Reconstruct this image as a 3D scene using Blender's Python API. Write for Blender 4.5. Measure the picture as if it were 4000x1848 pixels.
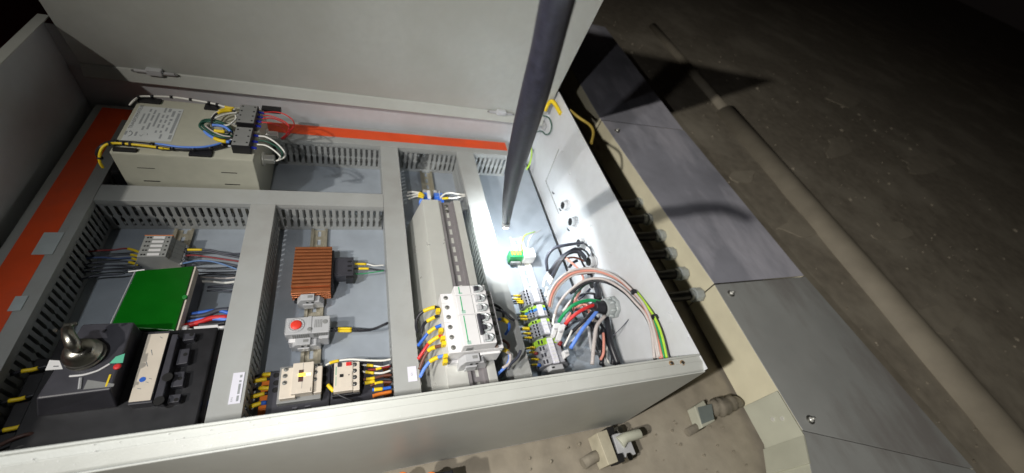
import bpy, bmesh, math, random
from mathutils import Matrix, Vector
random.seed(7)
for o in list(bpy.data.objects): bpy.data.objects.remove(o)
sc = bpy.context.scene
COL = sc.collection
MM = 0.001

# ---------------------------------------------------------------- camera
RC = ((0.93246363, -0.23093945, 0.27781028), (-0.00218922, -0.77259355, -0.63489717), (0.36125723, 0.59141033, -0.72092096))
FPX = 1565.85
CAM = Vector((0, 0, 739))
cam = bpy.data.cameras.new('camera'); camo = bpy.data.objects.new('camera', cam); COL.objects.link(camo)
F = ((RC[0][0], RC[0][1], RC[0][2]), tuple(-v for v in RC[1]), tuple(-v for v in RC[2]))
M3 = Matrix(F).transposed()
camo.matrix_world = Matrix.Translation(CAM*MM) @ M3.to_4x4()
cam.sensor_width = 36; cam.lens = 36*FPX/4000; cam.clip_start = 0.01; cam.clip_end = 50
cam.dof.use_dof = True; cam.dof.focus_distance = 0.62; cam.dof.aperture_fstop = 3.2
sc.camera = camo
sc.view_settings.view_transform = 'Standard'; sc.view_settings.look = 'None'
sc.view_settings.exposure = 0.22; sc.view_settings.gamma = 1.0
sc.cycles.use_denoising = True; sc.cycles.max_bounces = 6; sc.cycles.diffuse_bounces = 3; sc.cycles.glossy_bounces = 3

# ---------------------------------------------------------------- world: a dark room
wd = bpy.data.worlds.new('World'); sc.world = wd; wd.use_nodes = True
wd.node_tree.nodes['Background'].inputs[0].default_value = (0.42, 0.34, 0.31, 1)
wd.node_tree.nodes['Background'].inputs[1].default_value = 0.006

# ---------------------------------------------------------------- lamps
def spot(name, loc, target, watts, angle, blend, color, radius):
    l = bpy.data.lights.new(name, 'SPOT'); l.energy = watts; l.spot_size = math.radians(angle); l.spot_blend = blend
    l.color = color; l.shadow_soft_size = radius*MM
    o = bpy.data.objects.new(name, l); COL.objects.link(o); o.location = Vector(loc)*MM
    o.rotation_euler = (Vector(target)-Vector(loc)).to_track_quat('-Z', 'Y').to_euler()
    return o
spot('phone_flash_light', (-200, -20, 740), (520, 400, 0), 15, 106, 1.0, (1.0, 0.965, 0.95), 6)
spot('hand_torch_light', (-528, 200, 775), (80, 420, 0), 7.6, 86, 1.0, (0.97, 0.985, 1.0), 16)
spot('far_fill_light', (-1540, -330, 1690), (1650, 640, -30), 160, 72, 1.0, (1.0, 0.94, 0.86), 30)  # unseen fill light added to brighten the wall beyond the trough
spot('inspection_lamp_light', (303, 538, 150), (345, 546, 0), 2.9, 158, 0.4, (0.90, 0.96, 1.0), 7)

# ---------------------------------------------------------------- image-to-place helper: the point where a line of sight meets a real plane
def ray(px, py):
    v = Vector((px-2000, py-924, FPX))
    return Vector((RC[0][0]*v[0]+RC[1][0]*v[1]+RC[2][0]*v[2], RC[0][1]*v[0]+RC[1][1]*v[1]+RC[2][1]*v[2], RC[0][2]*v[0]+RC[1][2]*v[1]+RC[2][2]*v[2]))
def P(px, py, z):
    r = ray(px, py); return CAM + r*((z-CAM.z)/r.z)
def PX(px, py, x):
    r = ray(px, py); return CAM + r*((x-CAM.x)/r.x)
def crop(ox, oy, s):
    return lambda x, y, z: P(ox+x/s, oy+y/s, z)

# ---------------------------------------------------------------- materials
MATS = {}
def mat(name, col, rough=0.5, metal=0.0, var=0.06, scale=60, bump=0.0, bscale=400, spec=0.5, trans=0.0, emit=None, estr=0, col2=None, s2=8, coat=0, ior=1.45, stretch=None):
    if name in MATS: return MATS[name]
    m = bpy.data.materials.new(name); m.use_nodes = True; nt = m.node_tree; b = nt.nodes['Principled BSDF']
    b.inputs['Roughness'].default_value = rough; b.inputs['Metallic'].default_value = metal
    b.inputs['Specular IOR Level'].default_value = spec; b.inputs['Transmission Weight'].default_value = trans; b.inputs['IOR'].default_value = ior
    b.inputs['Coat Weight'].default_value = coat
    tc = nt.nodes.new('ShaderNodeTexCoord')
    n = nt.nodes.new('ShaderNodeTexNoise'); n.inputs['Scale'].default_value = scale; n.inputs['Detail'].default_value = 5
    nt.links.new(tc.outputs['Object'], n.inputs['Vector'])
    r = nt.nodes.new('ShaderNodeValToRGB')
    r.color_ramp.elements[0].position = 0.3; r.color_ramp.elements[1].position = 0.7
    r.color_ramp.elements[0].color = tuple(c*(1-var) for c in col)+(1,); r.color_ramp.elements[1].color = tuple(min(1, c*(1+var)) for c in col)+(1,)
    nt.links.new(n.outputs['Fac'], r.inputs['Fac']); out = r.outputs['Color']
    if col2:
        n2 = nt.nodes.new('ShaderNodeTexNoise'); n2.inputs['Scale'].default_value = s2; n2.inputs['Detail'].default_value = 6; n2.inputs['Roughness'].default_value = 0.6
        nt.links.new(tc.outputs['Object'], n2.inputs['Vector'])
        if stretch:
            mp = nt.nodes.new('ShaderNodeMapping'); mp.inputs['Scale'].default_value = stretch; mp.inputs['Rotation'].default_value = (0, 0, 0.22)
            nt.links.new(tc.outputs['Object'], mp.inputs[0]); nt.links.new(mp.outputs[0], n2.inputs['Vector'])
        r2 = nt.nodes.new('ShaderNodeValToRGB'); r2.color_ramp.elements[0].position = 0.48; r2.color_ramp.elements[1].position = 0.66
        nt.links.new(n2.outputs['Fac'], r2.inputs['Fac'])
        mx = nt.nodes.new('ShaderNodeMixRGB'); nt.links.new(r2.outputs['Color'], mx.inputs[0]); nt.links.new(out, mx.inputs[1]); mx.inputs[2].default_value = tuple(col2)+(1,)
        out = mx.outputs[0]
    nt.links.new(out, b.inputs['Base Color'])
    rr = nt.nodes.new('ShaderNodeMapRange'); rr.inputs['To Min'].default_value = max(0.02, rough-0.07); rr.inputs['To Max'].default_value = min(1, rough+0.07)
    nt.links.new(n.outputs['Fac'], rr.inputs['Value']); nt.links.new(rr.outputs[0], b.inputs['Roughness'])
    if bump:
        nb = nt.nodes.new('ShaderNodeTexNoise'); nb.inputs['Scale'].default_value = bscale; nb.inputs['Detail'].default_value = 3
        nt.links.new(tc.outputs['Object'], nb.inputs['Vector'])
        bp = nt.nodes.new('ShaderNodeBump'); bp.inputs['Strength'].default_value = bump; bp.inputs['Distance'].default_value = 0.001
        nt.links.new(nb.outputs['Fac'], bp.inputs['Height']); nt.links.new(bp.outputs[0], b.inputs['Normal'])
    if emit: b.inputs['Emission Color'].default_value = tuple(emit)+(1,); b.inputs['Emission Strength'].default_value = estr
    MATS[name] = m; return m
m_paint = mat('cabinet_paint', (0.50, 0.52, 0.49), 0.42, var=0.03, col2=(0.45, 0.465, 0.43), s2=3.5, bump=0.25, bscale=650)
m_paintin = mat('cabinet_inner_paint', (0.55, 0.57, 0.59), 0.36, var=0.03, col2=(0.50, 0.515, 0.52), s2=5, bump=0.18, bscale=650)
m_duct = mat('duct_plastic', (0.33, 0.345, 0.34), 0.5, var=0.03, bump=0.05)
m_cover = mat('duct_cover_plastic', (0.37, 0.385, 0.375), 0.42, var=0.04, scale=18, col2=(0.33, 0.335, 0.32), s2=7, bump=0.06, bscale=300)
m_orange = mat('orange_stripe', (0.80, 0.085, 0.014), 0.55, var=0.12, scale=14, col2=(0.68, 0.085, 0.025), s2=9)
m_plate = mat('galvanised_plate', (0.36, 0.405, 0.455), 0.36, metal=0.2, var=0.08, scale=25, bump=0.05, bscale=90)
m_mblue = mat('muted_blue_insulation', (0.045, 0.085, 0.22), 0.45, var=0.08)
m_zinc = mat('zinc_steel', (0.80, 0.81, 0.76), 0.30, metal=0.5, var=0.03, scale=30)
m_rail = mat('passivated_rail', (0.55, 0.51, 0.40), 0.33, metal=0.75, var=0.08, scale=120)
m_chrome = mat('chrome', (0.34, 0.33, 0.29), 0.3, metal=1.0, var=0.05)
m_beige = mat('transformer_paint', (0.44, 0.44, 0.36), 0.45, var=0.04, bump=0.12, bscale=700)
m_black = mat('black_plastic', (0.012, 0.012, 0.014), 0.42, var=0.2)
m_dark = mat('dark_grey_plastic', (0.045, 0.045, 0.055), 0.4, var=0.1)
m_wblack = mat('black_wire', (0.018, 0.019, 0.024), 0.4, var=0.1)
m_wgrey = mat('slate_wire', (0.05, 0.055, 0.075), 0.4, var=0.1)
m_white = mat('white_plastic', (0.72, 0.72, 0.72), 0.4, var=0.03)
m_wwhite = mat('white_wire', (0.75, 0.75, 0.70), 0.4, var=0.04)
m_cream = mat('cream_plastic', (0.62, 0.56, 0.47), 0.42, var=0.04)
m_light = mat('light_grey_plastic', (0.42, 0.43, 0.44), 0.42, var=0.04)
m_mid = mat('mid_grey_plastic', (0.22, 0.225, 0.22), 0.45, var=0.05)
m_tgrey = mat('terminal_grey_plastic', (0.27, 0.28, 0.27), 0.45, var=0.05)
m_yellow = mat('yellow_marker', (0.76, 0.55, 0.015), 0.45, var=0.06)
m_blue = mat('blue_insulation', (0.03, 0.13, 0.55), 0.4, var=0.06)
m_lblue = mat('light_blue_insulation', (0.12, 0.26, 0.75), 0.4, var=0.06)
m_ferr = mat('ferrule_blue', (0.03, 0.06, 0.75), 0.35, var=0.06)
m_red = mat('red_insulation', (0.62, 0.03, 0.03), 0.4, var=0.06)
m_dred = mat('dark_red_insulation', (0.22, 0.015, 0.02), 0.4, var=0.06)
m_green = mat('green_insulation', (0.01, 0.30, 0.10), 0.4, var=0.06)
m_dgreen = mat('dark_green_insulation', (0.02, 0.09, 0.06), 0.4, var=0.06)
m_gy = mat('lime_green_plastic', (0.38, 0.62, 0.05), 0.4, var=0.1)
m_salmon = mat('salmon_insulation', (0.62, 0.26, 0.20), 0.45, var=0.06)
m_brown = mat('brown_insulation', (0.14, 0.05, 0.03), 0.45, var=0.06)
m_palec = mat('pale_grey_cable', (0.50, 0.46, 0.44), 0.45, var=0.06)
m_orangew = mat('orange_wire_and_reflection', (0.80, 0.22, 0.03), 0.45, var=0.1)  # orange wires and end cover; also the strips that imitate orange reflections
m_copper = mat('anodised_copper_fins', (0.47, 0.17, 0.07), 0.33, metal=0.65, var=0.08)
m_lid = mat('green_lid', (0.003, 0.10, 0.005), 0.2, var=0.12, scale=20, col2=(0.003, 0.085, 0.004), s2=12)
m_foil = mat('foil_label', (0.50, 0.56, 0.57), 0.4, metal=0.1, var=0.05)
m_paper = mat('label_paper', (0.55, 0.58, 0.58), 0.5, var=0.02)
m_wpaper = mat('white_label', (0.70, 0.70, 0.78), 0.5, var=0.02)
m_ink = mat('print_ink', (0.16, 0.17, 0.18), 0.6)
m_inkg = mat('grey_print_ink', (0.28, 0.30, 0.31), 0.6)
m_clear = mat('clear_plastic', (0.72, 0.78, 0.78), 0.22, trans=0.55, var=0.05)
m_cblack = mat('hole_black', (0.006, 0.006, 0.006), 0.8)
m_void = mat('screw_head', (0.22, 0.22, 0.2), 0.35, metal=0.8)
m_rod = mat('lamp_tube', (0.020, 0.021, 0.034), 0.45, var=0.35, scale=120, bump=0.3, bscale=260)
m_wall = mat('stained_concrete', (0.28, 0.25, 0.195), 0.92, var=0.16, scale=26, bump=0.6, bscale=70, col2=(0.40, 0.365, 0.29), s2=2.6)
m_trough = mat('galvanised_trough', (0.40, 0.41, 0.47), 0.45, metal=0.15, var=0.14, scale=9, col2=(0.66, 0.66, 0.74), s2=4, bump=0.15, bscale=60, stretch=(1.8, .7, 1))
m_troughb = mat('dusty_galvanised_trough', (0.40, 0.415, 0.40), 0.55, metal=0.2, var=0.08, scale=9, col2=(0.31, 0.30, 0.285), s2=4, stretch=(2.2, .8, 1))
m_tan = mat('cream_trough_side', (0.72, 0.68, 0.50), 0.55, var=0.06, scale=20)
m_tanb = mat('pale_trough_side', (0.46, 0.47, 0.38), 0.55, var=0.06, scale=20)
m_rough = mat('dusty_render', (0.20, 0.18, 0.14), 0.9, var=0.3, scale=40, bump=0.8, bscale=120)
m_pipe = mat('painted_pipe', (0.30, 0.27, 0.21), 0.7, var=0.12, scale=12)
m_patch = mat('pale_plaster', (0.36, 0.325, 0.255), 0.9, var=0.12, scale=14, bump=0.3, bscale=60)
m_redp = mat('dark_red_paint', (0.20, 0.012, 0.01), 0.5)
m_rust = mat('rust_stain', (0.33, 0.22, 0.12), 0.7)

# ---------------------------------------------------------------- builders
WM = {}
def thing(name, label, cat, loc=(0, 0, 0), rot=(0, 0, 0), group=None, kind=None):
    o = bpy.data.objects.new(name, None); COL.objects.link(o); o.empty_display_size = 0.01
    o.location = Vector(loc)*MM; o.rotation_euler = rot
    o['label'] = label; o['category'] = cat
    if group: o['group'] = group
    if kind: o['kind'] = kind
    import mathutils
    WM[o.name] = Matrix.Translation(Vector(loc)*MM) @ mathutils.Euler(rot).to_matrix().to_4x4()
    return o
def root(o):
    while o.parent: o = o.parent
    return o
class MB:
    def __init__(s): s.bm = bmesh.new()
    def box(s, x0, x1, y0, y1, z0, z1):
        if x0 > x1: x0, x1 = x1, x0
        if y0 > y1: y0, y1 = y1, y0
        if z0 > z1: z0, z1 = z1, z0
        v = [s.bm.verts.new((x*MM, y*MM, z*MM)) for x in (x0, x1) for y in (y0, y1) for z in (z0, z1)]
        for f in ((0, 1, 3, 2), (4, 6, 7, 5), (0, 4, 5, 1), (2, 3, 7, 6), (0, 2, 6, 4), (1, 5, 7, 3)): s.bm.faces.new([v[i] for i in f])
        return s
    def hexa(s, bot, top):
        v = [s.bm.verts.new(Vector(p)*MM) for p in list(bot)+list(top)]; n = len(bot)
        s.bm.faces.new([v[i] for i in range(n)][::-1]); s.bm.faces.new([v[n+i] for i in range(n)])
        for i in range(n): j = (i+1) % n; s.bm.faces.new((v[i], v[j], v[n+j], v[n+i]))
        return s
    def prism(s, pts, axis, a, b):
        def mk(p, t): return {'x': (t, p[0], p[1]), 'y': (p[0], t, p[1]), 'z': (p[0], p[1], t)}[axis]
        return s.hexa([mk(p, a) for p in pts], [mk(p, b) for p in pts])
    def tube(s, pts, r, n=8, cap=True):
        pts = [Vector(p) for p in pts]; rings = []
        t0 = (pts[1]-pts[0]).normalized(); up = Vector((0, 0, 1)) if abs(t0.z) < 0.9 else Vector((1, 0, 0))
        nrm = (up - t0*up.dot(t0)).normalized()
        for i, p in enumerate(pts):
            t = (pts[min(i+1, len(pts)-1)]-pts[max(i-1, 0)])
            t = t.normalized() if t.length > 1e-6 else t0
            nrm = (nrm - t*nrm.dot(t)).normalized(); bi = t.cross(nrm); rr = r[i] if isinstance(r, (list, tuple)) else r
            rings.append([s.bm.verts.new((p+nrm*rr*math.cos(2*math.pi*k/n)+bi*rr*math.sin(2*math.pi*k/n))*MM) for k in range(n)])
        for a, b in zip(rings, rings[1:]):
            for k in range(n):
                f = s.bm.faces.new((a[k], a[(k+1) % n], b[(k+1) % n], b[k])); f.smooth = n > 6
        if cap: s.bm.faces.new(rings[0][::-1]); s.bm.faces.new(rings[-1])
        return s
    def cyl(s, a, b, r, n=20): return s.tube([a, b], r, n)
    def lathe(s, c, prof, n=28):
        rings = [[s.bm.verts.new(((c[0]+r*math.cos(2*math.pi*k/n))*MM, (c[1]+r*math.sin(2*math.pi*k/n))*MM, (c[2]+z)*MM)) for k in range(n)] for r, z in prof]
        for a, b in zip(rings, rings[1:]):
            for k in range(n): f = s.bm.faces.new((a[k], a[(k+1) % n], b[(k+1) % n], b[k])); f.smooth = True
        s.bm.faces.new(rings[0][::-1]); s.bm.faces.new(rings[-1]); return s
    def mesh(s, name):
        bmesh.ops.recalc_face_normals(s.bm, faces=s.bm.faces[:])
        me = bpy.data.meshes.new(name); s.bm.to_mesh(me); s.bm.free(); return me
    def build(s, name, m, parent=None, bevel=0, local=False, label=None, cat=None, group=None, kind=None):
        me = s.mesh(name)
        if parent is not None and not local: me.transform(WM[root(parent).name].inverted())
        if m: me.materials.append(m)
        o = bpy.data.objects.new(name, me); COL.objects.link(o)
        if parent is not None: o.parent = parent
        elif not local: WM[o.name] = Matrix.Identity(4)
        if bevel:
            b = o.modifiers.new('bevel', 'BEVEL'); b.width = bevel*MM; b.segments = 2; b.limit_method = 'ANGLE'; b.angle_limit = math.radians(40)
        if label: o['label'] = label
        if cat: o['category'] = cat
        if group: o['group'] = group
        if kind: o['kind'] = kind
        return o
def inst(src, parent, loc, rotz=0, name=None):
    o = bpy.data.objects.new(name or src.name.split('.')[0], src.data); COL.objects.link(o); o.parent = parent
    o.location = (WM[root(parent).name].inverted() @ (Vector(loc)*MM)); o.rotation_euler = (0, 0, rotz)
    for md in src.modifiers:
        n = o.modifiers.new(md.name, md.type); n.width = md.width; n.segments = md.segments; n.limit_method = md.limit_method; n.angle_limit = md.angle_limit
    return o
def smooth(pts, k=6):
    pts = [Vector(p) for p in pts]
    if len(pts) < 3: return pts
    ext = [pts[0]*2-pts[1]]+pts+[pts[-1]*2-pts[-2]]; out = []
    for i in range(1, len(ext)-2):
        p0, p1, p2, p3 = ext[i-1:i+3]
        for j in range(k):
            t = j/k
            out.append(0.5*((2*p1)+(p2-p0)*t+(2*p0-5*p1+4*p2-p3)*t*t+(3*p1-p0-3*p2+p3)*t**3))
    out.append(pts[-1]); return out
def sub(path, a, b):
    L = [0]
    for p, q in zip(path, path[1:]): L.append(L[-1]+(q-p).length)
    T = L[-1]; res = []
    def at(d):
        for i in range(len(L)-1):
            if L[i+1] >= d: return path[i].lerp(path[i+1], (d-L[i])/max(1e-6, L[i+1]-L[i]))
        return path[-1]
    n = 6
    return [at(T*(a+(b-a)*k/n)) for k in range(n+1)]
def wire(label, m, pts, r=1.4, markers=(), group='wires inside the cabinet', cat='wire', name='wire', n=8):
    path = smooth(pts)
    o = MB().tube(path, r, n).build(name, m, label=label, cat=cat, group=group)
    for mk in markers:
        a, b, mm_ = mk[:3]; rr = mk[3] if len(mk) > 3 else r*1.3+0.5
        MB().tube(sub(path, a, b), rr, n).build('marker_sleeve' if mm_ is m_yellow else 'ferrule' if len(mk) < 5 else mk[4], mm_, o)
    return o
def text(body, parent, loc, size, rotz, m, name='lettering', rot=None, sx=1):
    c = bpy.data.curves.new(name, 'FONT'); c.body = body; c.size = size*MM; c.extrude = 0.00005; c.align_x = 'LEFT'; c.align_y = 'BOTTOM'
    c.resolution_u = 3; c.materials.append(m)
    o = bpy.data.objects.new(name, c); COL.objects.link(o); o.parent = parent
    o.location = WM[root(parent).name].inverted() @ (Vector(loc)*MM); o.rotation_euler = rot or (0, 0, rotz); o.scale = (sx, 1, 1)
    return o
HP = math.pi/2
#--SECTION2
# ================================================================ the wall behind
def rough_sheet():
    bm = bmesh.new(); nx, ny = 130, 130
    import mathutils
    vs = []
    for j in range(ny+1):
        row = []
        for i in range(nx+1):
            x = -1600+30000*(i/nx)**2.2; y = -900+26000*(j/ny)**2.2
            z = -31-2.5*abs(mathutils.noise.noise(Vector((x*.006, y*.006, 0))))*2
            row.append(bm.verts.new((x*MM, y*MM, z*MM)))
        vs.append(row)
    for j in range(ny):
        for i in range(nx):
            f = bm.faces.new((vs[j][i], vs[j][i+1], vs[j+1][i+1], vs[j+1][i])); f.smooth = True
    me = bpy.data.meshes.new('wall'); bm.to_mesh(me); bm.free(); me.materials.append(m_wall)
    o = bpy.data.objects.new('wall', me); COL.objects.link(o); o['kind'] = 'structure'; return o
rough_sheet()

# ================================================================ cabinet
XL, XR, YB, YT, ZB, ZR = -523, 507, 137, 915, -29, 246
cab = thing('electrical_cabinet', 'open light grey sheet steel control cabinet full of wired devices', 'cabinet', (0, 500, ZB))
MB().box(XL, XR, YB, YT, ZB, ZB+2).build('back_panel', m_paintin, cab)
MB().box(XR-2, XR, YB+2, YT-2, ZB+2, ZR).build('side_panel', m_paintin, cab, .5, label='end panel with the cable glands')
MB().box(XL, XL+2, YB+2, YT-2, ZB+2, ZR).build('side_panel', m_paintin, cab, .5)
MB().box(XL, XR, YT-2, YT, ZB+2, ZR-14).build('side_panel', m_paintin, cab, .5, label='hinge side panel')
b = MB().box(XL, XR, YB, YB+2, ZB+2, ZR-8); b.build('side_panel', m_paint, cab, .5, label='outer side panel below the rim')
# folded rim of the near side: sloping outer edge, flat, raised lip, and the return going down
b = MB().prism([(YB+2.2, ZR-9), (YB+4, ZR-6.5), (YB+15, ZR-.5), (YB+16, ZR-1.5), (YB+6, ZR-9)], 'x', XL, XR+1)
b.build('rim_edge', m_paint, cab, .6, label='sloping outer edge of the rim')
MB().prism([(YB+13, ZR-3.2), (YB+16.2, ZR-2), (163, ZR-2), (163, ZR-4)], 'x', XL, XR).build('rim_flat', m_paint, cab, .3)
MB().prism([(160.5, ZR-2), (160.5, ZR+1.4), (163.4, ZR+1.4), (163.4, ZR-14), (162, ZR-14), (162, ZR-2)], 'x', XL+4, XR-2.2).build('rim_lip', m_paint, cab, .5)
# rim at the far end (left) and flange under the door
MB().box(XL, XL+16, YB+16, YT-2, ZR, ZR+2).build('end_rim', m_paint, cab, .5)
for (px, py) in ((2622, 1420), (2665, 1418)):
    c = P(px, py, ZR-2); h = MB().cyl((c.x, c.y, ZR-2.2), (c.x, c.y, ZR-1), 4.2, 14).build('rim_screw', m_rust, cab)
    MB().cyl((c.x, c.y, ZR-1.1), (c.x, c.y, ZR-.2), 2.6, 10).build('screw_head', m_void, h)
# paint chips and grit along the rim
bm = MB()
for i in range(60):
    x = random.uniform(-470, 480) if i > 48 else random.uniform(-330, -40); y = YB+random.uniform(5, 24); s_ = random.uniform(.2, .6)
    z = ZR-.6 if y > YB+16 else ZR-6.5+(y-YB-4)*6/11
    bm.prism([(x-s_*1.6, y), (x, y-s_*.5), (x+s_*1.5, y+s_*.2), (x, y+s_*.6)], 'z', z-1.2, z+.5)
bm.build('paint_grit', m_white, cab, kind='stuff')
# mounting plate
MB().box(-508, 488, 150, 905, -3, 0).build('mounting_plate', m_plate, cab, .5)
# small studs and paint bumps on the gland panel
for (px, py) in ((2307, 882), (2250, 707), (2141, 824), (2068, 738), (2225, 680), (2381, 985), (2686, 1321), (2196, 592)):
    c = PX(px, py, 505); MB().cyl((505.2, c.y, c.z), (503.2, c.y, c.z), 2.6, 10).build('stud', m_paintin, cab)
c = PX(2607, 1240, 505)
MB().cyl((505.2, c.y, c.z), (503.8, c.y, c.z), 10, 24).build('knockout', m_paintin, cab, .5)
# thin bent grey line on the gland panel
q = [PX(*p, 504.4) for p in ((2183, 583), (2160, 640), (2132, 707), (2155, 765), (2183, 835))]
MB().tube(q, 1.1, 6).build('thin_grey_line', m_mid, cab)
for (px, py) in ((1497, 0),): pass
# door: leans in slightly, hinge edge runs inside the opening
def dpl(t): return (917-t*60/365*1.0, 137+t)      # y,z along the door
d0, d1 = dpl(0), dpl(700)
dn = Vector((0, -1, -60/365)).normalized()
door = MB().prism([(d0[0], d0[1]), (d1[0], d1[1]), (d1[0]+2.5, d1[1]+.5), (d0[0]+2.5, d0[1]+.5)], 'x', -500, 497).build('door', m_paint, cab, .5)
a, c = dpl(-1), dpl(24)
MB().prism([(a[0]-1, a[1]), (a[0]-15, a[1]), (a[0]-16, a[1]+2), (c[0]-2.5, c[1]-1), (c[0]-.5, c[1]), (c[0]+.5, c[1]+.5), (a[0]+1.5, a[1]+.5)], 'x', -499, 496).build('door_flange', m_paint, door, .6)
for cx in (-382, 365):
    e = dpl(25); y, z = e[0]-5, e[1]-1
    h = MB().cyl((cx-33, y, z), (cx+33, y, z), 3.6, 12).build('hinge', m_light, door, .4)
    MB().box(cx-13, cx+13, y-6, y+5, z-5, z+8).build('hinge_knuckle', m_paintin, door, 1.5)
    for s in (-1, 1):
        MB().cyl((cx+s*33, y, z), (cx+s*38, y-.5, z-.5), 2.2, 10).build('hinge_pin', m_mid, door)

# ================================================================ slotted cable ducts
PITCH = 12.5
def finger_mesh():
    b = MB()
    pr = [(-3.6, 8), (-3.2, 30), (-5.6, 35), (-3.2, 40), (-3.4, 64), (3.4, 64), (3.2, 40), (5.6, 35), (3.2, 30), (3.6, 8)]
    b.prism(pr, 'y', -.8, .8)
    return b.mesh('duct_finger')
FM = finger_mesh(); FM.materials.append(m_duct)
def wall_fingers(par, axis, const, a, b, skip=(), stuff=False):
    if axis == 'x':
        MB().box(a, b, const-.8, const+.8, .5, 9).build('wall_base', m_duct, par)
        MB().box(a, b, const-.8, const+.8, 63, 76).build('wall_edge', m_duct, par)
    else:
        MB().box(const-.8, const+.8, a, b, .5, 9).build('wall_base', m_duct, par)
        MB().box(const-.8, const+.8, a, b, 63, 76).build('wall_edge', m_duct, par)
    n = int((b-a)/PITCH); bm = MB() if stuff else None
    for i in range(n+1):
        t = a+4+i*PITCH
        if t > b-2: break
        if any(s0 < t < s1 for s0, s1 in skip): continue
        if stuff:
            if axis == 'x': bm.box(t-3.5, t+3.5, const-.7, const+.7, 8, 64)
            else: bm.box(const-.7, const+.7, t-3.5, t+3.5, 8, 64)
        else:
            o = bpy.data.objects.new('duct_finger', FM); COL.objects.link(o); o.parent = par
            loc = (t, const, 0) if axis == 'x' else (const, t, 0)
            o.location = WM[par.name].inverted() @ (Vector(loc)*MM); o.rotation_euler = (0, 0, 0 if axis == 'x' else HP)
    if stuff: bm.build('far_wall_fingers', m_duct, par, kind='stuff')
def duct(label, x0, x1, y0, y1, horiz, near, far, skip=(), a=None, b=None, stripe=None, faraway=None):
    t = thing('cable_duct', label, 'cable duct', ((x0+x1)/2, (y0+y1)/2, 0), group='slotted cable ducts')
    # cover: flat top with turned-down edges
    c = MB()
    if horiz:
        c.prism([(y0, 68), (y0, 79), (y1, 79), (y1, 68), (y1-1.3, 68), (y1-1.3, 77.4), (y0+1.3, 77.4), (y0+1.3, 68)], 'x', x0, x1)
        MB().box(x0, x1, y0+2, y1-2, .2, 1.6).build('duct_floor', m_duct, t)
    else:
        c.prism([(x0, 68), (x0, 79), (x1, 79), (x1, 68), (x1-1.3, 68), (x1-1.3, 77.4), (x0+1.3, 77.4), (x0+1.3, 68)], 'y', y0, y1)
        MB().box(x0+2, x1-2, y0, y1, .2, 1.6).build('duct_floor', m_duct, t)
    c.build('duct_cover', m_cover, t, .5)
    wall_fingers(t, 'x' if horiz else 'y', near, a if a is not None else (x0 if horiz else y0), b if b is not None else (x1 if horiz else y1), skip)
    wall_fingers(t, 'x' if horiz else 'y', far, x0 if horiz else y0, x1 if horiz else y1, stuff=True)
    return t
YD = 168
D_left = duct('wide grey cable duct with an orange stripe and two foil labels beside the transformer', -500, -425, YD, 897, False, -427, -498, a=YD, b=897)
D_top = duct('long grey cable duct with an orange stripe under the open door', -424.5, 402, 831, 898, True, 833.5, 896, a=-424, b=400, skip=((150, 170),))
D_h = duct('plain grey cable duct running below the beige transformer', -424.5, 54.5, 625, 664, True, 627.5, 662, a=-424, b=54)
D_a = duct('plain grey cable duct with a long white label between the rotary switch and the contactor', -191, -149, YD, 624.5, False, -151, -189)
D_b = duct('plain grey cable duct with a small white label left of the white circuit breakers', 55, 96, YD, 830.5, False, 57.5, 94)
D_c = duct('plain grey cable duct under the tip of the lit lamp tube, near the breakers', 246, 291, YD, 830.5, False, 248.5, 289)
MB().box(-487, -446, 168, 887, 79.1, 79.5).build('orange_tape', m_orange, D_left)
MB().box(-445.8, 394, 852, 887, 79.1, 79.5).build('orange_tape', m_orange, D_top)
def sticker(label, m, x0, x1, y0, y1, z, txt=None):
    t = thing('label', label, 'label', ((x0+x1)/2, (y0+y1)/2, z), group='labels stuck on the ducts')
    MB().box(x0, x1, y0, y1, z, z+1.0).build('label_plate', m, t, .3); return t
sticker('larger of the two shiny foil labels across the orange stripe', m_foil, -461, -437, 507, 551, 79.6)
sticker('smaller of the two shiny foil labels across the orange stripe', m_foil, -451, -437.5, 409, 433, 79.6)
t = sticker('long white printed label on the duct left of the contactor', m_wpaper, -167.5, -153, 240, 285, 79.1)
text('KM1', t, (-162, 243, 80.2), 3.6, HP, m_inkg); 
for i, (a_, b_) in enumerate(((243, 251), (253, 268), (270, 273), (277, 281))): MB().box(-158.5, -155.6, a_, b_, 80.15, 80.2).build('print_mark', m_inkg, t)
t = sticker('small white printed label on the duct beside the circuit breakers', m_wpaper, 77, 91.5, 239, 264, 79.1)
text('Q1', t, (85.5, 248, 80.2), 4.2, HP, m_inkg)

# ================================================================ DIN rails, strut and bracket
def rail(label, xc, y0, y1, z=0, w=32, m=m_rail, pitch=23, off=8):
    t = thing('mounting_rail', label, 'rail', (xc, (y0+y1)/2, z), group='slotted steel mounting rails')
    h = w/2; i = h-4.5
    b = MB()
    for s in (-1, 1):
        b.prism([(xc+s*3.2, z+.3), (xc+s*i, z+.3), (xc+s*i, z+5.8), (xc+s*h, z+5.8), (xc+s*h, z+6.8), (xc+s*(i-1), z+6.8), (xc+s*(i-1), z+1.4), (xc+s*3.2, z+1.4)], 'y', y0, y1)
    y = y0; 
    while y < y1:
        e = min(y+off, y1); b.box(xc-3.2, xc+3.2, y, e, z+.3, z+1.4); y += pitch
    b.build('rail_profile', m, t)
    return t
rail('steel mounting rail behind the grey terminal blocks and green lidded box', P(712, 945, 0).x, 215, 623)
rail('steel mounting rail carrying the copper heater and the thermostat', -75, 230, 624)
rail('short steel mounting rail above the blue terminals', 174, 690, 829)
R_r = rail('cream steel mounting rail above the row of grey terminals', 377, 225, 600, w=36, m=m_zinc)
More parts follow.
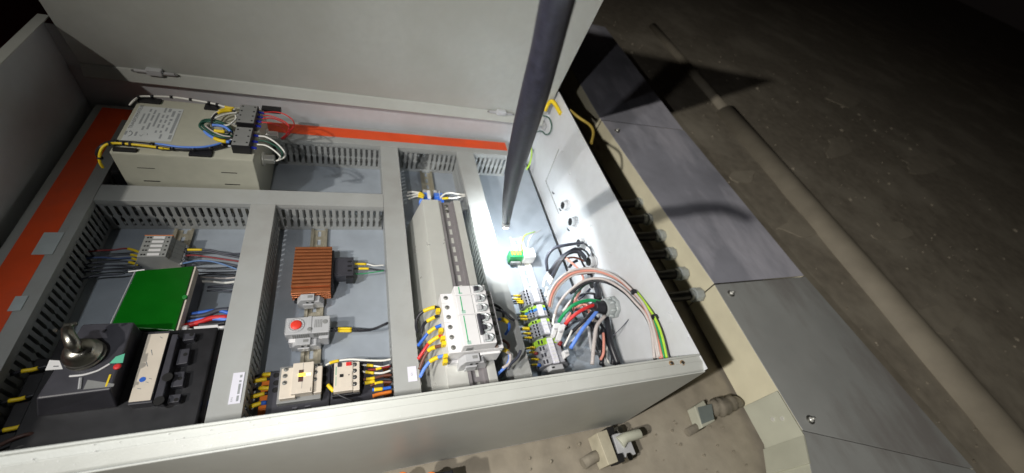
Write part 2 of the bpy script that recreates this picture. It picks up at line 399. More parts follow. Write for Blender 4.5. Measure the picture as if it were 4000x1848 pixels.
# small flat strut with screws in the bay between the ducts
t = thing('steel_strut', 'narrow flat steel strut with screws beside the raised bracket', 'strut', (118, 400, 0))
MB().prism([(106, 1), (106, 9), (109, 11), (127, 11), (130, 9), (130, 1)], 'y', 180, 600).build('strut_bar', m_zinc, t, .6)
for y in (215, 330, 405, 470, 562): MB().lathe((118, y, 11), [(4.2, 0), (4.2, 1.6), (2.6, 3)], 14).build('screw_head', m_void, t)
t = thing('raised_bracket', 'raised shiny steel bracket carrying the white circuit breakers', 'bracket', (170, 420, 0))
bo, to = 190, 613
MB().prism([(106, 20), (131, 118), (164, 118), (164, 116.6), (132, 116.6), (108, 20)], 'y', bo, to).build('bracket_face', m_zinc, t, .6)
MB().prism([(199, 116.6), (199, 118), (213, 118), (226, 20), (224, 20), (211.5, 116.6)], 'y', bo, to).build('bracket_face', m_zinc, t, .6)
MB().prism([(164, 109), (199, 109), (199, 118), (198, 118), (198, 110.3), (165, 110.3), (165, 118), (164, 118)], 'y', bo, to).build('bracket_web', m_zinc, t, .4)
MB().prism([(108, 22), (132, 116), (212, 116), (224, 22)], 'y', bo+14, bo+16).build('end_plate', m_mid, t, .4)
R_b = rail('slotted steel rail on top of the raised bracket', 181.5, 190, 611, z=110.6, w=32, m=mat('dull_rail_steel', (.34, .32, .33), .35, metal=.5))
for y in (585, 600): MB().lathe((181, y, 112), [(4, 0), (4, 1.5), (2.5, 2.5)], 12).build('screw_head', m_void, R_b)

# ================================================================ trough and pipe on the wall
ZT = 84
def trough(label, pts, m, side, base=(0, 0), bolts=(), zt=ZT):
    xs = [p[0] for p in pts]; t = thing('cable_trough', label, 'cable trough', (sum(xs)/len(xs), sum(p[1] for p in pts)/len(pts), 4), group='steel cable trough sections')
    MB().hexa([(x, y, zt-1.5) for x, y in pts], [(x, y, zt) for x, y in pts]).build('trough_lid', m, t, .8)
    (x0, y0), (x1, y1) = pts[0], pts[1]      # left edge, near -> far
    d = Vector((x1-x0, y1-y0, 0)).normalized(); n = Vector((d.y, -d.x, 0))
    def off(p, k): return (p[0]+n.x*k, p[1]+n.y*k)
    a, b, c, e = off(pts[0], .2), off(pts[1], .2), off(pts[1], 2), off(pts[0], 2)
    MB().hexa([(p[0], p[1], -22) for p in (a, b, c, e)], [(p[0], p[1], zt-1.6) for p in (a, b, c, e)]).build('trough_side', side, t, .4)
    (x3, y3), (x2, y2) = pts[3], pts[2]
    MB().hexa([(p[0], p[1], -22) for p in ((x3-2, y3), (x2-2, y2), (x2-.2, y2), (x3-.2, y3))], [(p[0], p[1], zt-1.6) for p in ((x3-2, y3), (x2-2, y2), (x2-.2, y2), (x3-.2, y3))]).build('trough_side', side, t, .4)
    for (px, py) in bolts:
        c = P(px, py, zt); h = MB().lathe((c.x, c.y, zt), [(9, 0), (9, 1.2), (8.5, 1.4)], 16).build('washer', m_void, t)
        MB().lathe((c.x, c.y, zt+1.3), [(5.5, 0), (5.5, 4), (2.5, 4.2), (2.5, 9)], 6).build('bolt', m_zinc, h)
    return t
Tx0 = [P(x*1.5528, y*1.5528, ZT) for x, y in ((1700, 570), (1995, 1030), (2015, 690), (2240, 940), (2035, 1060))]
trough('upper far length of stained grey steel cable trough crossed by shadows', [(786, 1058), (800, 1900), (1168, 1900), (1150, 1058)], m_trough, m_tan)
trough('middle length of stained grey steel cable trough with a cream side, beside the black cables', [(830, 384), (786, 1052), (1150, 1052), (1172, 392)], m_trough, m_tan, bolts=((2410, 512),), zt=ZT+1.2)
trough('lower plain grey length of steel cable trough with a bolt at each end', [(822, 40), (830, 381), (1176, 389), (1222, -105)], m_troughb, m_tan, bolts=((2855, 1147), (3165, 1640)))
trough('angled end length of grey steel cable trough at the bottom of the picture', [(640, -260), (821.5, 39.3), (1222, -105.8), (1180, -420)], m_troughb, m_tanb, zt=ZT-.7)
# joining collar on the corner
t = thing('trough_collar', 'pale sheet metal collar folded round the corner of the cable trough', 'collar', (780, 60, 60))
MB().hexa([(819, 118, -15), (817, 30, -15), (814, 30, -15), (816, 118, -15)], [(819, 118, ZT+1.4), (817, 30, ZT+1.4), (814, 30, ZT+1.4), (816, 118, ZT+1.4)]).build('collar_plate', m_tanb, t, .5)
MB().hexa([(817, 30, -22), (790, -14, -22), (786, -12, -22), (813, 32, -22)], [(817, 30, ZT+1), (790, -14, ZT+1), (786, -12, ZT+1), (813, 32, ZT+1)]).build('collar_plate', m_tanb, t, .5)
for (y, z) in ((150, 52), (75, 40), (70, 62)):
    MB().cyl((828, y, z), (813 if y < 100 else 827, y, z), 4, 12).build('rivet', m_zinc if y < 100 else m_cblack, t)
# pipe
def pipe(label, a, b, r, m=m_pipe):
    t = MB().tube([a, tuple((Vector(a)+Vector(b))/2), b], r, 28).build('wall_pipe', m, label=label, cat='pipe', group='pipes along the wall'); return t
pipe('thin far end of the pipe beyond the stained cable trough', (1752, 1440, -30), (1810, 2400, -30), 28)
pipe('long pipe running along the wall beyond the cable trough', (1630, -320, -44), (1745, 1432, -44), 62)
for k, (px, py, sx, sy, l) in enumerate(((3300, 370, 60, 46, 'pale round plaster patch high on the wall'), (3272, 575, 44, 50, 'pale oval plaster patch below the round one'), (3620, 640, 95, 34, 'wide pale plaster patch farthest from the cabinet'),
        (3680, 1250, 80, 50, 'faint plaster patch low at the far side of the pipe'), (2905, 690, 45, 30, 'small plaster patch between trough and pipe'), (2500, 1560, 60, 34, 'plaster patch below the cabinet corner'), (3130, 880, 70, 40, 'plaster patch just beyond the pipe'), (3480, 900, 70, 46, 'plaster patch in the middle of the dark wall'))):
    pts = [P(px+sx*(1+.28*math.sin(3*a+k)+.1*math.sin(7*a))*math.cos(a), py+sy*(1+.25*math.sin(2*a+k*2))*math.sin(a), -29) for a in [i*math.pi/10 for i in range(20)]]
    MB().prism([(v.x, v.y) for v in pts], 'z', -38, -29.2).build('plaster_patch', m_patch, label=l, cat='plaster patch', group='plaster patches on the wall')
# red painted casing beyond the cabinet's far end
t = thing('red_casing', 'dark red painted steel casing beyond the left end of the cabinet', 'casing', (-900, 700, -28))
MB().box(-1250, -590, 100, 1500, -28, 130).build('casing_body', m_redp, t, 3)
#--SECTION3
def PY(px, py, y):
    r = ray(px, py); return CAM + r*((y-CAM.y)/r.y)
w_ = crop(300, 330, 2.644); c3 = crop(1950, 900, 1.831); c4 = crop(1080, 1200, 2.833); cq = crop(0, 850, 1.322)
ce = crop(1080, 900, 3.4); cb = crop(1550, 1000, 1.984); ct = crop(1980, 1120, 3.306); cs = crop(60, 1180, 2.833); cd = crop(500, 1280, 3.305)
ci = crop(1560, 720, 6.612); cg = crop(400, 850, 3.4); cu = crop(1500, 500, 1.984)
# ================================================================ transformer
TZ = 150
t = thing('transformer', 'beige steel cased transformer with a printed label and wires tied along its top', 'transformer', (-287, 750, 0))
MB().box(-391, -182, 670, 833, TZ-1.6, TZ).build('top_plate', m_beige, t, 1)
f = MB().box(-391, -182, 670, 671.6, 2, TZ-1.7).build('front_plate', m_beige, t, .8)
MB().box(-391, -182, 831, 832.6, 2, TZ-1.7).build('rear_plate', m_beige, t, .8)
MB().box(-183.6, -182, 671.8, 830.8, 2, TZ-1.7).build('end_plate', m_beige, t, .8)
MB().box(-416, -392, 684, 818, 2, 92).build('coil_end', m_black, t, 5)
MB().box(-388, -186, 676, 826, 2, 140).build('core', m_cblack, t)
MB().box(-182, -160, 672, 690, 2, 6).build('mounting_foot', m_beige, t, .5)
for (a, b_) in (((620, 855), (812, 878)), ((688, 988), (868, 1012)), ((1490, 903), (1660, 926)), ((1528, 1024), (1690, 1046))):
    p, q = PY(300+a[0]/2.644, 330+a[1]/2.644, 670), PY(300+b_[0]/2.644, 330+b_[1]/2.644, 670)
    MB().box(p.x, q.x, 669.6, 670.4, q.z+1.5, p.z-.5).build('vent_slot', m_cblack, f, .8)
for (a, b_) in (((385, 655), (615, 702)), ((1175, 680), (1390, 752)), ((650, 138), (862, 205)), ((1335, 200), (1455, 270)), ((1915, 225), (2105, 285))):
    p, q = w_(*a, TZ+1), w_(*b_, TZ+1); MB().box(p.x, q.x, min(p.y, q.y), max(p.y, q.y), TZ-5, TZ+4).build('cable_tie_base', m_black, t, 1)
for (px, py, r) in ((2012, 520, 8.5), (1975, 770, 10)):
    c = PX(300+px/2.644, 330+py/2.644, -172)
    h = MB().cyl((-182, c.y, c.z), (-178, c.y, c.z), r*1.45, 20).build('stud_washer', m_zinc, t, .4)
    MB().cyl((-178, c.y, c.z), (-160, c.y, c.z), r, 6).build('stud_nut', m_zinc, h, .8)
lb = MB().hexa([w_(*p, TZ) for p in ((645, 220), (1105, 258), (975, 590), (455, 575))], [w_(*p, TZ+.4) for p in ((645, 220), (1105, 258), (975, 590), (455, 575))]).build('rating_label', m_paper, t)
ck = crop(440, 390, 6.61)
e = ck(515, 745, TZ+.6); text('TRANSFORMATEUR', t, (e.x, e.y+1, TZ+.55), 7.5, HP, m_ink, sx=1.08)
lines = (((700, 620), (820, 350)), ((830, 610), (940, 350)), ((975, 310), (1000, 235)), ((760, 780), (800, 680)), ((895, 760), (960, 590)), ((1000, 540), (1050, 390)), ((1075, 370), (1115, 262)),
 ((1050, 690), (1205, 340)), ((1100, 850), (1130, 790)), ((1160, 720), (1205, 625)), ((1225, 590), (1255, 510)), ((1290, 470), (1310, 385)), ((1345, 330), (1385, 210)),
 ((1200, 1000), (1265, 890)), ((1230, 850), (1255, 795)), ((1285, 730), (1320, 640)), ((1350, 600), (1380, 515)), ((1395, 480), (1425, 395)), ((1465, 320), (1500, 235)),
 ((1375, 815), (1405, 715)), ((1440, 655), (1475, 570)), ((1490, 545), (1525, 495)), ((1540, 440), (1595, 295)), ((1455, 1020), (1495, 910)), ((1520, 870), (1700, 350)), ((1735, 320), (1745, 290)), ((330, 900), (350, 800)), ((590, 930), (610, 820)))
for (a, b_) in lines:
    p, q = ck(*a, TZ+.5), ck(*b_, TZ+.5); x = (p.x+q.x)/2; wd_ = 1.5 if a[0] < 1450 else 2.2
    MB().box(x-wd_, x+wd_, p.y, q.y, TZ+.42, TZ+.5).build('print_line', m_inkg, lb)
p = [ck(*a, TZ+.55) for a in ((400, 940), (480, 900), (500, 850), (460, 800), (430, 830))]; MB().tube(smooth(p), .7, 4).build('printed_logo', m_inkg, lb)
p = [ck(*a, TZ+.55) for a in ((700, 900), (720, 940), (790, 900), (880, 910), (890, 870), (820, 850))]; MB().tube(smooth(p), .35, 4).build('printed_logo', m_inkg, lb)
# connector blocks on top of it
def conn(label, cs_, z0, z1, ncol, right):
    t = thing('connector_block', label, 'connector', tuple(sum((v[i] for v in cs_), 0)/4 for i in range(2))+(z0,), group='black connector blocks on the transformer')
    x0 = sum(cs_[i].x for i in (0, 3))/2; x1 = sum(cs_[i].x for i in (1, 2))/2; y1 = sum(cs_[i].y for i in (0, 1))/2; y0 = sum(cs_[i].y for i in (2, 3))/2
    MB().box(x0, x1, y0, y1, z0, z1).build('housing', m_black, t, 1)
    MB().box(x0+1, x1-1, y0+1, y1-1, z1, z1+1.2).build('clear_cover', m_mid, t, .8)
    for i in range(ncol):
        y = y0+(i+.5)*(y1-y0)/ncol
        for xx in (x0+5, x1-5): MB().cyl((xx, y, z1+1.1), (xx, y, z1+1.6), 1.8, 10).build('screw_recess', m_cblack, t)
        MB().cyl((x1, y, z0+9), (x1+9, y, z0+8), 2.1, 10).build('ferrule', m_ferr, t)
        MB().cyl((x1+2, y, z0+9), (x1+4, y, z0+8.8), 2.7, 10).build('ferrule_collar', m_ferr, t)
        if i < 3: MB().cyl((x0, y, z0+9), (x0-7, y, z0+9), 1.8, 8).build('pin', m_light, t)
    return x0, x1, y0, y1
conn('rear black connector block on the transformer, with red wires leaving it', [w_(*p, 172) for p in ((1690, 195), (1875, 215), (1830, 400), (1640, 380))], TZ+1, 170, 4, 0)
conn('front black connector block on the transformer, with white wires leaving it', [w_(*p, 172) for p in ((1640, 430), (1820, 440), (1785, 635), (1585, 615))], TZ+1, 170, 3, 0)
G = 'wires tied along the transformer'
def wp(z, *pts, f=w_): return [f(a, b, z if len(q) == 0 else q[0]) for a, b, *q in pts]
def ties(path, ts, r, parent):
    for k in ts:
        s = sub(path, max(0, k-.012), min(1, k+.012)); MB().tube([s[0], s[-1]], r, 8).build('cable_tie', m_black, parent)
pts = wp(157, (545, 215, 150), (590, 165), (650, 128), (745, 123), (980, 130), (1200, 160), (1420, 200), (1530, 232), (1640, 250))
o = wire('cream wire tied along the far edge of the transformer top', m_wwhite, pts, 1.9, group=G, markers=((.9, .99, m_yellow, 2.6),)); ties(smooth(pts), (.12, .24, .4, .57, .74, .82), 3, o)
pts = wp(158, (270, 860, 120), (235, 790, 135), (245, 690, 150), (300, 625), (400, 607), (600, 622), (760, 640), (900, 662))
o = wire('yellow wire bending over the left end of the transformer', m_yellow, pts, 2.2, group=G); ties(smooth(pts), (.16, .4, .55, .62, .93), 3.4, o)
pts = wp(156, (250, 760, 110), (215, 720, 130), (240, 660, 150), (330, 605), (480, 600), (780, 625), (1100, 668), (1400, 655), (1560, 610), (1620, 590))
o = wire('black sleeved bundle along the near edge of the transformer top', m_wblack, pts, 3.6, group=G); ties(smooth(pts), (.3, .5, .62, .74, .84, .92), 4.8, o)
wire('blue wire tied along the near edge of the transformer top', m_lblue, wp(161, (790, 612, 157), (900, 622), (1060, 645), (1280, 648), (1420, 625), (1520, 595), (1590, 580)), 1.9, group=G)
wire('olive wire beside the blue one on the transformer', m_yellow, wp(159, (780, 640), (860, 655), (960, 668, 157)), 1.4, group=G)
wire('upper white wire looping out beside the rear connector block', m_wwhite, wp(166, (1660, 290), (1560, 305), (1450, 340), (1390, 380, 160), (1440, 410, 158), (1560, 420), (1640, 360), (1640, 320)), 1.6, group=G)
wire('white wire ring lying in front of the rear connector block', m_wwhite, wp(164, (1640, 260), (1530, 258), (1440, 290), (1395, 340)), 1.6, group=G, markers=((.08, .55, m_yellow, 2.6),))
wire('black wire leaving the rear connector block to the left', m_wblack, wp(167, (1640, 275), (1560, 272), (1450, 300), (1395, 360), (1400, 420)), 1.9, group=G, markers=((.08, .45, m_yellow, 2.8),))
for i, (dx, dy) in enumerate(((0, 0), (18, 14), (-16, 22))):
    wire(('outermost', 'middle', 'innermost')[i]+' turn of the dark green wire coiled in front of the connector blocks', m_dgreen, wp(160+3*i, (1590+dx, 520+dy), (1500+dx, 520+dy), (1380+dx, 480+dy), (1290+dx, 420+dy), (1300+dx, 375+dy), (1380+dx, 362+dy), (1480+dx, 385+dy), (1560+dx, 430+dy), (1590+dx, 480+dy)), 2.0, group='dark green wires coiled on the transformer')
wire('pale green wire curving into the front connector block', m_gy if False else m_palec, wp(169, (1590, 540), (1500, 525), (1400, 480), (1330, 430)), 1.3, group=G)
wire('blue wire with a yellow marker entering the front connector block highest', m_lblue, wp(167, (1590, 490), (1540, 445), (1480, 425), (1400, 420)), 2.6, group=G)
wire('blue wire curving round below the green coil', m_lblue, wp(165, (1580, 595), (1480, 580), (1400, 545), (1345, 510), (1320, 480)), 2.8, group=G, markers=((.1, .5, m_yellow, 3.4),))
wire('short yellow marked wire in the middle of the green coil', m_wblack, wp(171, (1590, 495), (1530, 490), (1420, 478)), 1.9, group=G, markers=((.35, 1, m_yellow, 3.1),))
G2 = 'red wires leaving the rear connector block'
for i, q in enumerate((((1925, 290), (2050, 285), (2150, 310), (2230, 370), (2240, 430, 140), (2180, 500, 120), (2110, 560, 100)), ((1925, 320), (2000, 325), (2120, 370), (2190, 430), (2170, 510, 120), (2130, 560, 100)),
        ((1915, 355), (2020, 350), (2140, 400, 150), (2210, 480, 120), (2140, 565, 95)), ((1905, 390), (2000, 400), (2110, 440, 140), (2170, 520, 115), (2120, 570, 90)))):
    wire('thin red wire curling from the rear connector block, %s of the four' % ('highest', 'second', 'third', 'lowest')[i], m_red, wp(160, *q), 1.2, group=G2)
for i, (q, m, l) in enumerate(((((1878, 532), (1960, 545), (2060, 605), (2140, 690), (2145, 750, 140), (2060, 790, 128)), m_wwhite, 'outer white wire curving to the transformer stud'),
     (((1870, 578), (1960, 590), (2060, 640), (2120, 700), (2115, 760, 142)), m_dgreen, 'dark green wire between the two white ones'),
     (((1862, 620), (1950, 630), (2030, 675), (2100, 740), (2090, 770, 138)), m_wwhite, 'inner white wire curving to the transformer stud'))):
    wire(l, m, wp(160, *q), 1.5, group='wires leaving the front connector block')

# ================================================================ end clamps
def clamp(label, x, y, z, w=44, d=13, h=30):
    t = thing('end_clamp', label, 'end clamp', (x, y, z), group='grey rail end clamps')
    MB().prism([(x-w/2, z), (x+w/2, z), (x+w/2, z+h*.4), (x+w*.34, z+h*.75), (x+w*.16, z+h*.75), (x+w*.16, z+h), (x-w*.34, z+h), (x-w/2, z+h*.55)], 'y', y-d/2, y+d/2).build('clamp_body', m_light, t, 1)
    MB().box(x-w*.28, x+w*.12, y-d/2-2.5, y-d/2, z+2, z+h*.55).build('clamp_foot', m_light, t, .8)
    for s in (-5, 4): MB().cyl((x+s, y-d/2-.4, z+h*.7), (x+s, y-d/2+1, z+h*.7), 2.3, 10).build('screw_hole', m_cblack, t)
    MB().box(x-4, x+4, y-2, y+3, z+h-.2, z+h+.6).build('screw_slot', m_mid, t, .3)
    return t
clamp('light grey end clamp below the copper finned heater', -80, 434, 7.4, h=30)
clamp('light grey end clamp under the thermostat', -82, 350, 7.4, w=46, h=24)
clamp('light grey end clamp under the white circuit breakers', 172, 238, 118, w=46, h=34)

# ================================================================ heater
t = thing('heater', 'copper coloured finned cabinet heater with a black connector on its right', 'heater', (-79, 497, 8))
MB().box(-110, -48, 452, 545, 8, 34).build('heater_core', m_copper, t, 1)
for i in range(12):
    y = 456+i*7.9; MB().prism([(y-2.9, 33), (y-2.4, 44), (y+2.0, 44), (y+2.9, 33)], 'x', -112, -46).build('fin', m_copper, t, .5)
for i in range(4):
    z = 12+i*7.2; MB().prism([(452, z), (443, z+.8), (443, z+3), (452, z+4.2)], 'x', -112, -46).build('fin', m_copper, t, .5)
MB().box(-46, -42, 458, 540, 8, 38).build('end_cap', m_black, t, .8)
cbx = MB().box(-42, -6, 483, 527, 8, 31).build('connector', m_dark, t, 1)
for k in range(3): MB().box(-17, -10, 492+k*11, 496+k*11, 31, 31.8).build('release_tab', m_black, cbx, .3)
MB().box(-20, -6, 478, 484, 8, 28).build('connector_latch', m_black, cbx, .8)
MB().cyl((-104, 444, 14), (-104, 437, 14), 4, 10).build('spring_foot', m_black, t)
G = 'wires of the cabinet heater'
wire('white wire with a yellow marker leaving the heater connector', m_wwhite, [ce(1030, 448, 20), ce(1060, 446, 20), ce(1210, 450, 20), ce(1300, 470, 20), ce(1430, 462, 20)], 1.5, ((.03, .4, m_yellow, 2.5),), G)
wire('black wire with a yellow marker leaving the heater connector', m_wblack, [ce(1025, 512, 20), ce(1100, 508, 20), ce(1240, 510, 20), ce(1330, 525, 20), ce(1425, 530, 20)], 1.6, ((.16, .5, m_yellow, 2.5),), G)
wire('thin green wire leaving the heater connector', m_green, [ce(1030, 578, 18), ce(1150, 575, 18), ce(1300, 555, 20), ce(1425, 535, 22)], 1.0, (), G)

# ================================================================ thermostat
t = thing('thermostat', 'light grey cabinet thermostat with a round red dial', 'thermostat', (-79, 373, 8))
MB().box(-113, -45, 357, 389, 22, 45).build('housing', m_light, t, 1.2)
MB().box(-107, -50, 359, 387, 8, 21.9).build('base', m_light, t, 1)
MB().box(-109, -94, 350, 356.9, 8, 30).build('side_tab', m_white, t, 1)
MB().box(-62, -46, 351, 357, 8, 34).build('side_tab', m_light, t, 1)
MB().box(-79.5, -73, 357.5, 389.4, 38, 46.2).build('centre_bridge', m_light, t, .8)
dc = c4(217, 195, 47)
MB().lathe((dc.x, dc.y, 45), [(13, 0), (13, .9), (12, 1.4), (10.2, 1.0), (10, .6)], 32).build('dial_ring', m_light, t)
MB().lathe((dc.x, dc.y, 45.5), [(8.6, 0), (8.6, 2.0), (7.8, 2.8), (1, 2.9)], 32).build('red_dial', mat('red_dial_plastic', (0.75, 0.05, 0.03), 0.4), t)
for k in range(16):
    a = 2*math.pi*k/16; MB().cyl((dc.x+11.2*math.cos(a), dc.y+11.2*math.sin(a), 46), (dc.x+11.2*math.cos(a), dc.y+11.2*math.sin(a), 46.5), .7, 5).build('scale_mark', m_mid, t)
for k in range(5):
    x = -68+k*2.6; MB().box(x-.6, x+.6, 367, 382, 44.9, 45.5).build('vent_slot', m_mid, t)
MB().lathe((-52, 377, 44.6), [(4.2, 0), (4.2, 1), (3, .9)], 16).build('screw', m_mid, t)
MB().lathe((-76, 364, 45.6), [(3.6, 0), (3.6, 1.2), (2, 1.1)], 14).build('screw', m_mid, t)
for k in range(8):
    x = -101+k*3.3; MB().box(x-.8, x+.8, 356.2, 357.2, 30, 43).build('louvre', m_mid, t)
for k in range(8):
    x = -69+k*2.8; MB().box(x-.7, x+.7, 356.2, 357.2, 30, 43).build('louvre', m_mid, t)
for k in range(7):
    for x in (-113.8, -45.2): MB().box(x, x+1, 360+k*4, 362+k*4, 30, 45.6).build('grip_rib', m_light, t)
G = 'paired black thermostat wires'
wire('upper black wire from the thermostat with a printed yellow marker', m_wblack, [c4(600, 236, 24), c4(680, 237, 24), c4(830, 238, 24), c4(960, 248, 24), c4(1080, 235, 24), c4(1235, 168, 30)], 1.7, ((.12, .35, m_yellow, 2.6),), G)
wire('lower black wire from the thermostat with a printed yellow marker', m_wblack, [c4(600, 264, 24), c4(680, 264, 24), c4(830, 264, 24), c4(960, 262, 24), c4(1080, 244, 24), c4(1235, 178, 28)], 1.7, ((.12, .35, m_yellow, 2.6),), G)

# ================================================================ contactor and overload relay
t = thing('contactor', 'cream fronted contactor on a dark base with a lit amber sign in its window', 'contactor', (-85, 262, 0))
MB().box(-127, -40, 222, 296, 3, 44).build('base', m_dark, t, 1.5)
MB().box(-126, 45, 190, 221, 3, 40).build('lower_base', m_black, t, 2)
MB().box(-112, -52, 240, 297, 44, 56).build('middle_housing', m_mid, t, 1)
fr = MB().box(-108, -86, 243, 290, 56, 66).build('front_shoulder', m_cream, t, 1, label='left cream shoulder with three screws')
fs = MB().box(-62, -51, 246, 288, 56, 66).build('front_shoulder', m_cream, t, 1, label='right cream shoulder with three screws')
fc = MB().box(-92, -63, 246, 294, 56, 72).build('front_face', m_cream, t, 1)
def hole(p, z, r, parent, m=m_cblack):
    h = MB().lathe((p.x, p.y, z), [(r, 0), (r, .5), (r*.8, .6)], 16).build('screw_hole', m, parent)
    MB().lathe((p.x, p.y, z+.4), [(r*.66, 0), (r*.66, .5), (r*.2, .6)], 12).build('screw', m_void, h)
for p in ((108, 690), (95, 762), (90, 838)): hole(c4(*p, 66), 66, 3.4, fr, m_mid)
for p in ((435, 650), (432, 720), (425, 798)): hole(c4(*p, 66), 66, 3.2, fs, m_mid)
a, b_ = c4(250, 697, 72), c4(292, 822, 72); MB().box(a.x, b_.x, b_.y, a.y, 71.9, 72.5).build('window', mat('window_brown', (.09, .05, .045), .3), fc)
a, b_ = c4(245, 735, 73), c4(320, 758, 73); MB().box(a.x, b_.x, b_.y, a.y, 72.6, 73.4).build('lit_flag', mat('lit_amber', (.9, .5, .02), .4, emit=(1, .62, .05), estr=3.2), fc)
a, b_ = c4(325, 728, 73), c4(382, 748, 73); MB().box(a.x, b_.x, b_.y, a.y, 72.1, 72.7).build('lit_flag', mat('lit_cream', (.9, .7, .4), .4, emit=(1, .8, .45), estr=1.2), fc)
MB().box(-78, -77.5, 247, 293, 72, 72.15).build('moulding_line', m_mid, fc)
a, b_ = c4(230, 905, 73), c4(375, 925, 73); MB().box(a.x, b_.x, b_.y, a.y, 72, 73.5).build('latch', m_cream, fc, .5)
for (px, py) in ((-3, 750), (-3, 835), (-15, 915)): MB().lathe((max(-122.5, c4(px, py, 45).x), c4(px, py, 45).y, 44), [(4.2, 0), (4.2, .4)], 16).build('terminal_hole', m_cblack, t)
for (px, py) in ((538, 700), (528, 790), (520, 885)): MB().lathe((c4(px, py, 45).x, c4(px, py, 45).y, 44), [(5.2, 0), (5.2, .4)], 16).build('terminal_hole', m_cblack, t)
for (a, b_) in (((175, 1105), (245, 1125)), ((315, 1085), (390, 1105))):
    p, q = PY(1080+a[0]/2.833, 1200+a[1]/2.833, 190), PY(1080+b_[0]/2.833, 1200+b_[1]/2.833, 190); MB().box(p.x, q.x, 188, 190, q.z, p.z).build('moulded_rib', m_dark, t, .4)
t = thing('overload_relay', 'cream fronted overload relay with one dark and one red button', 'relay', (-8, 262, 0))
MB().box(-39.5, 42, 222, 298, 3, 42).build('base', m_dark, t, 1.5)
MB().box(-36, 5, 240, 294, 42, 55).build('middle_housing', m_black, t, 1)
ff = MB().box(-34, -6, 243, 290, 55, 66).build('front_face', m_cream, t, 1)
fs = MB().box(-5.6, 4, 242, 289, 55, 65).build('front_shoulder', m_cream, t, 1)
p = c4(698, 637, 67); MB().box(p.x-3, p.x+3, p.y-3.5, p.y+3.5, 66, 67.5).build('dark_button', m_dark, ff, .5)
p = c4(800, 627, 67); MB().box(p.x-4, p.x+4, p.y-3, p.y+3, 66, 68).build('red_button', m_red, ff, .5)
p, q = c4(705, 725, 66), c4(835, 880, 66); MB().box(p.x, q.x, q.y, p.y, 66, 66.8).build('clear_flap', m_cream, ff, .4)
p = c4(722, 757, 67); MB().box(p.x-3, p.x+2.5, p.y-2.5, p.y+2.5, 66.8, 67.3).build('setting_slot', m_cblack, ff)
p = c4(802, 748, 67); MB().cyl((p.x, p.y, 66.7), (p.x, p.y, 67.3), .9, 8).build('setting_dot', m_dark, ff)
p, q = c4(655, 660, 66), c4(672, 750, 66); MB().box(p.x, q.x-1, q.y, p.y, 66, 66.2).build('green_print', mat('print_green', (.25, .42, .3), .5), ff)
p, q = c4(655, 770, 66), c4(668, 870, 66); MB().box(p.x, q.x-1, q.y, p.y, 66, 66.2).build('green_print', MATS['print_green'], ff)
for p in ((865, 635), (865, 703), (865, 775), (865, 850)): hole(c4(*p, 65), 65, 3.4, fs, m_dark)
# orange reflections near the two switching devices, put in as coloured strips
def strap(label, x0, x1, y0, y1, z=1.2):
    return MB().box(x0, x1, y0, y1, .3 if z < 5 else z-2, z+.6).build('orange_reflection_strip', m_orangew, label=label, cat='painted reflection', group='orange reflections put in as strips on the mounting plate', bevel=.4)
strap('painted orange reflection strip left of the contactor', -141, -128, 214, 296, 22)
strap('painted orange reflection strip on the plate right of the overload relay', 43, 54, 214, 300)
strap('painted orange reflection strip on the plate just beyond the contactor', -149, -118, 300, 309)
strap('painted orange reflection strip under the wires beside the overload relay', 30, 42.5, 298.5, 306)
G = 'black wires with yellow markers entering the contactor from the left'
cc = crop(700, 1400, 3.966)
for (q, tail, l) in ((((1130, 300), (1240, 262), (1325, 250), (1460, 248), (1560, 262)), (.45, .78), 'black contactor wire with the highest yellow marker'),
               (((1050, 400), (1120, 380), (1180, 350), (1345, 322), (1400, 320)), (.42, .9), 'black contactor wire with the second highest yellow marker'),
               (((1090, 520), (1180, 480), (1270, 460), (1405, 462), (1540, 470)), (.4, .72), 'black contactor wire with the third highest yellow marker'),
               (((1040, 640), (1090, 620), (1150, 590), (1320, 545), (1370, 540)), (.35, .88), 'black contactor wire with the second lowest yellow marker'),
               (((1040, 800), (1080, 770), (1130, 740), (1275, 690), (1355, 685)), (.3, .78), 'black contactor wire with the lowest yellow marker and a blue sleeve')):
    o = wire(l, m_wblack, [cc(a, b_, 30+8*(i > 1)) for i, (a, b_) in enumerate(q)], 2.2, ((tail[0], tail[1], m_yellow, 3.2),), G)
p = smooth([cc(a, b_, 38) for a, b_ in ((1275, 692), (1355, 686))]); MB().tube([p[0], p[-1]], 3.3, 8).build('blue_sleeve', m_blue, o)
wire('orange wire lying lowest beside the contactor', m_orangew, [cc(a, b_, 20) for a, b_ in ((1245, 800), (1360, 790), (1480, 790), (1530, 808))], 3.2, (), G)
G = 'wires between the overload relay and the duct on its right'
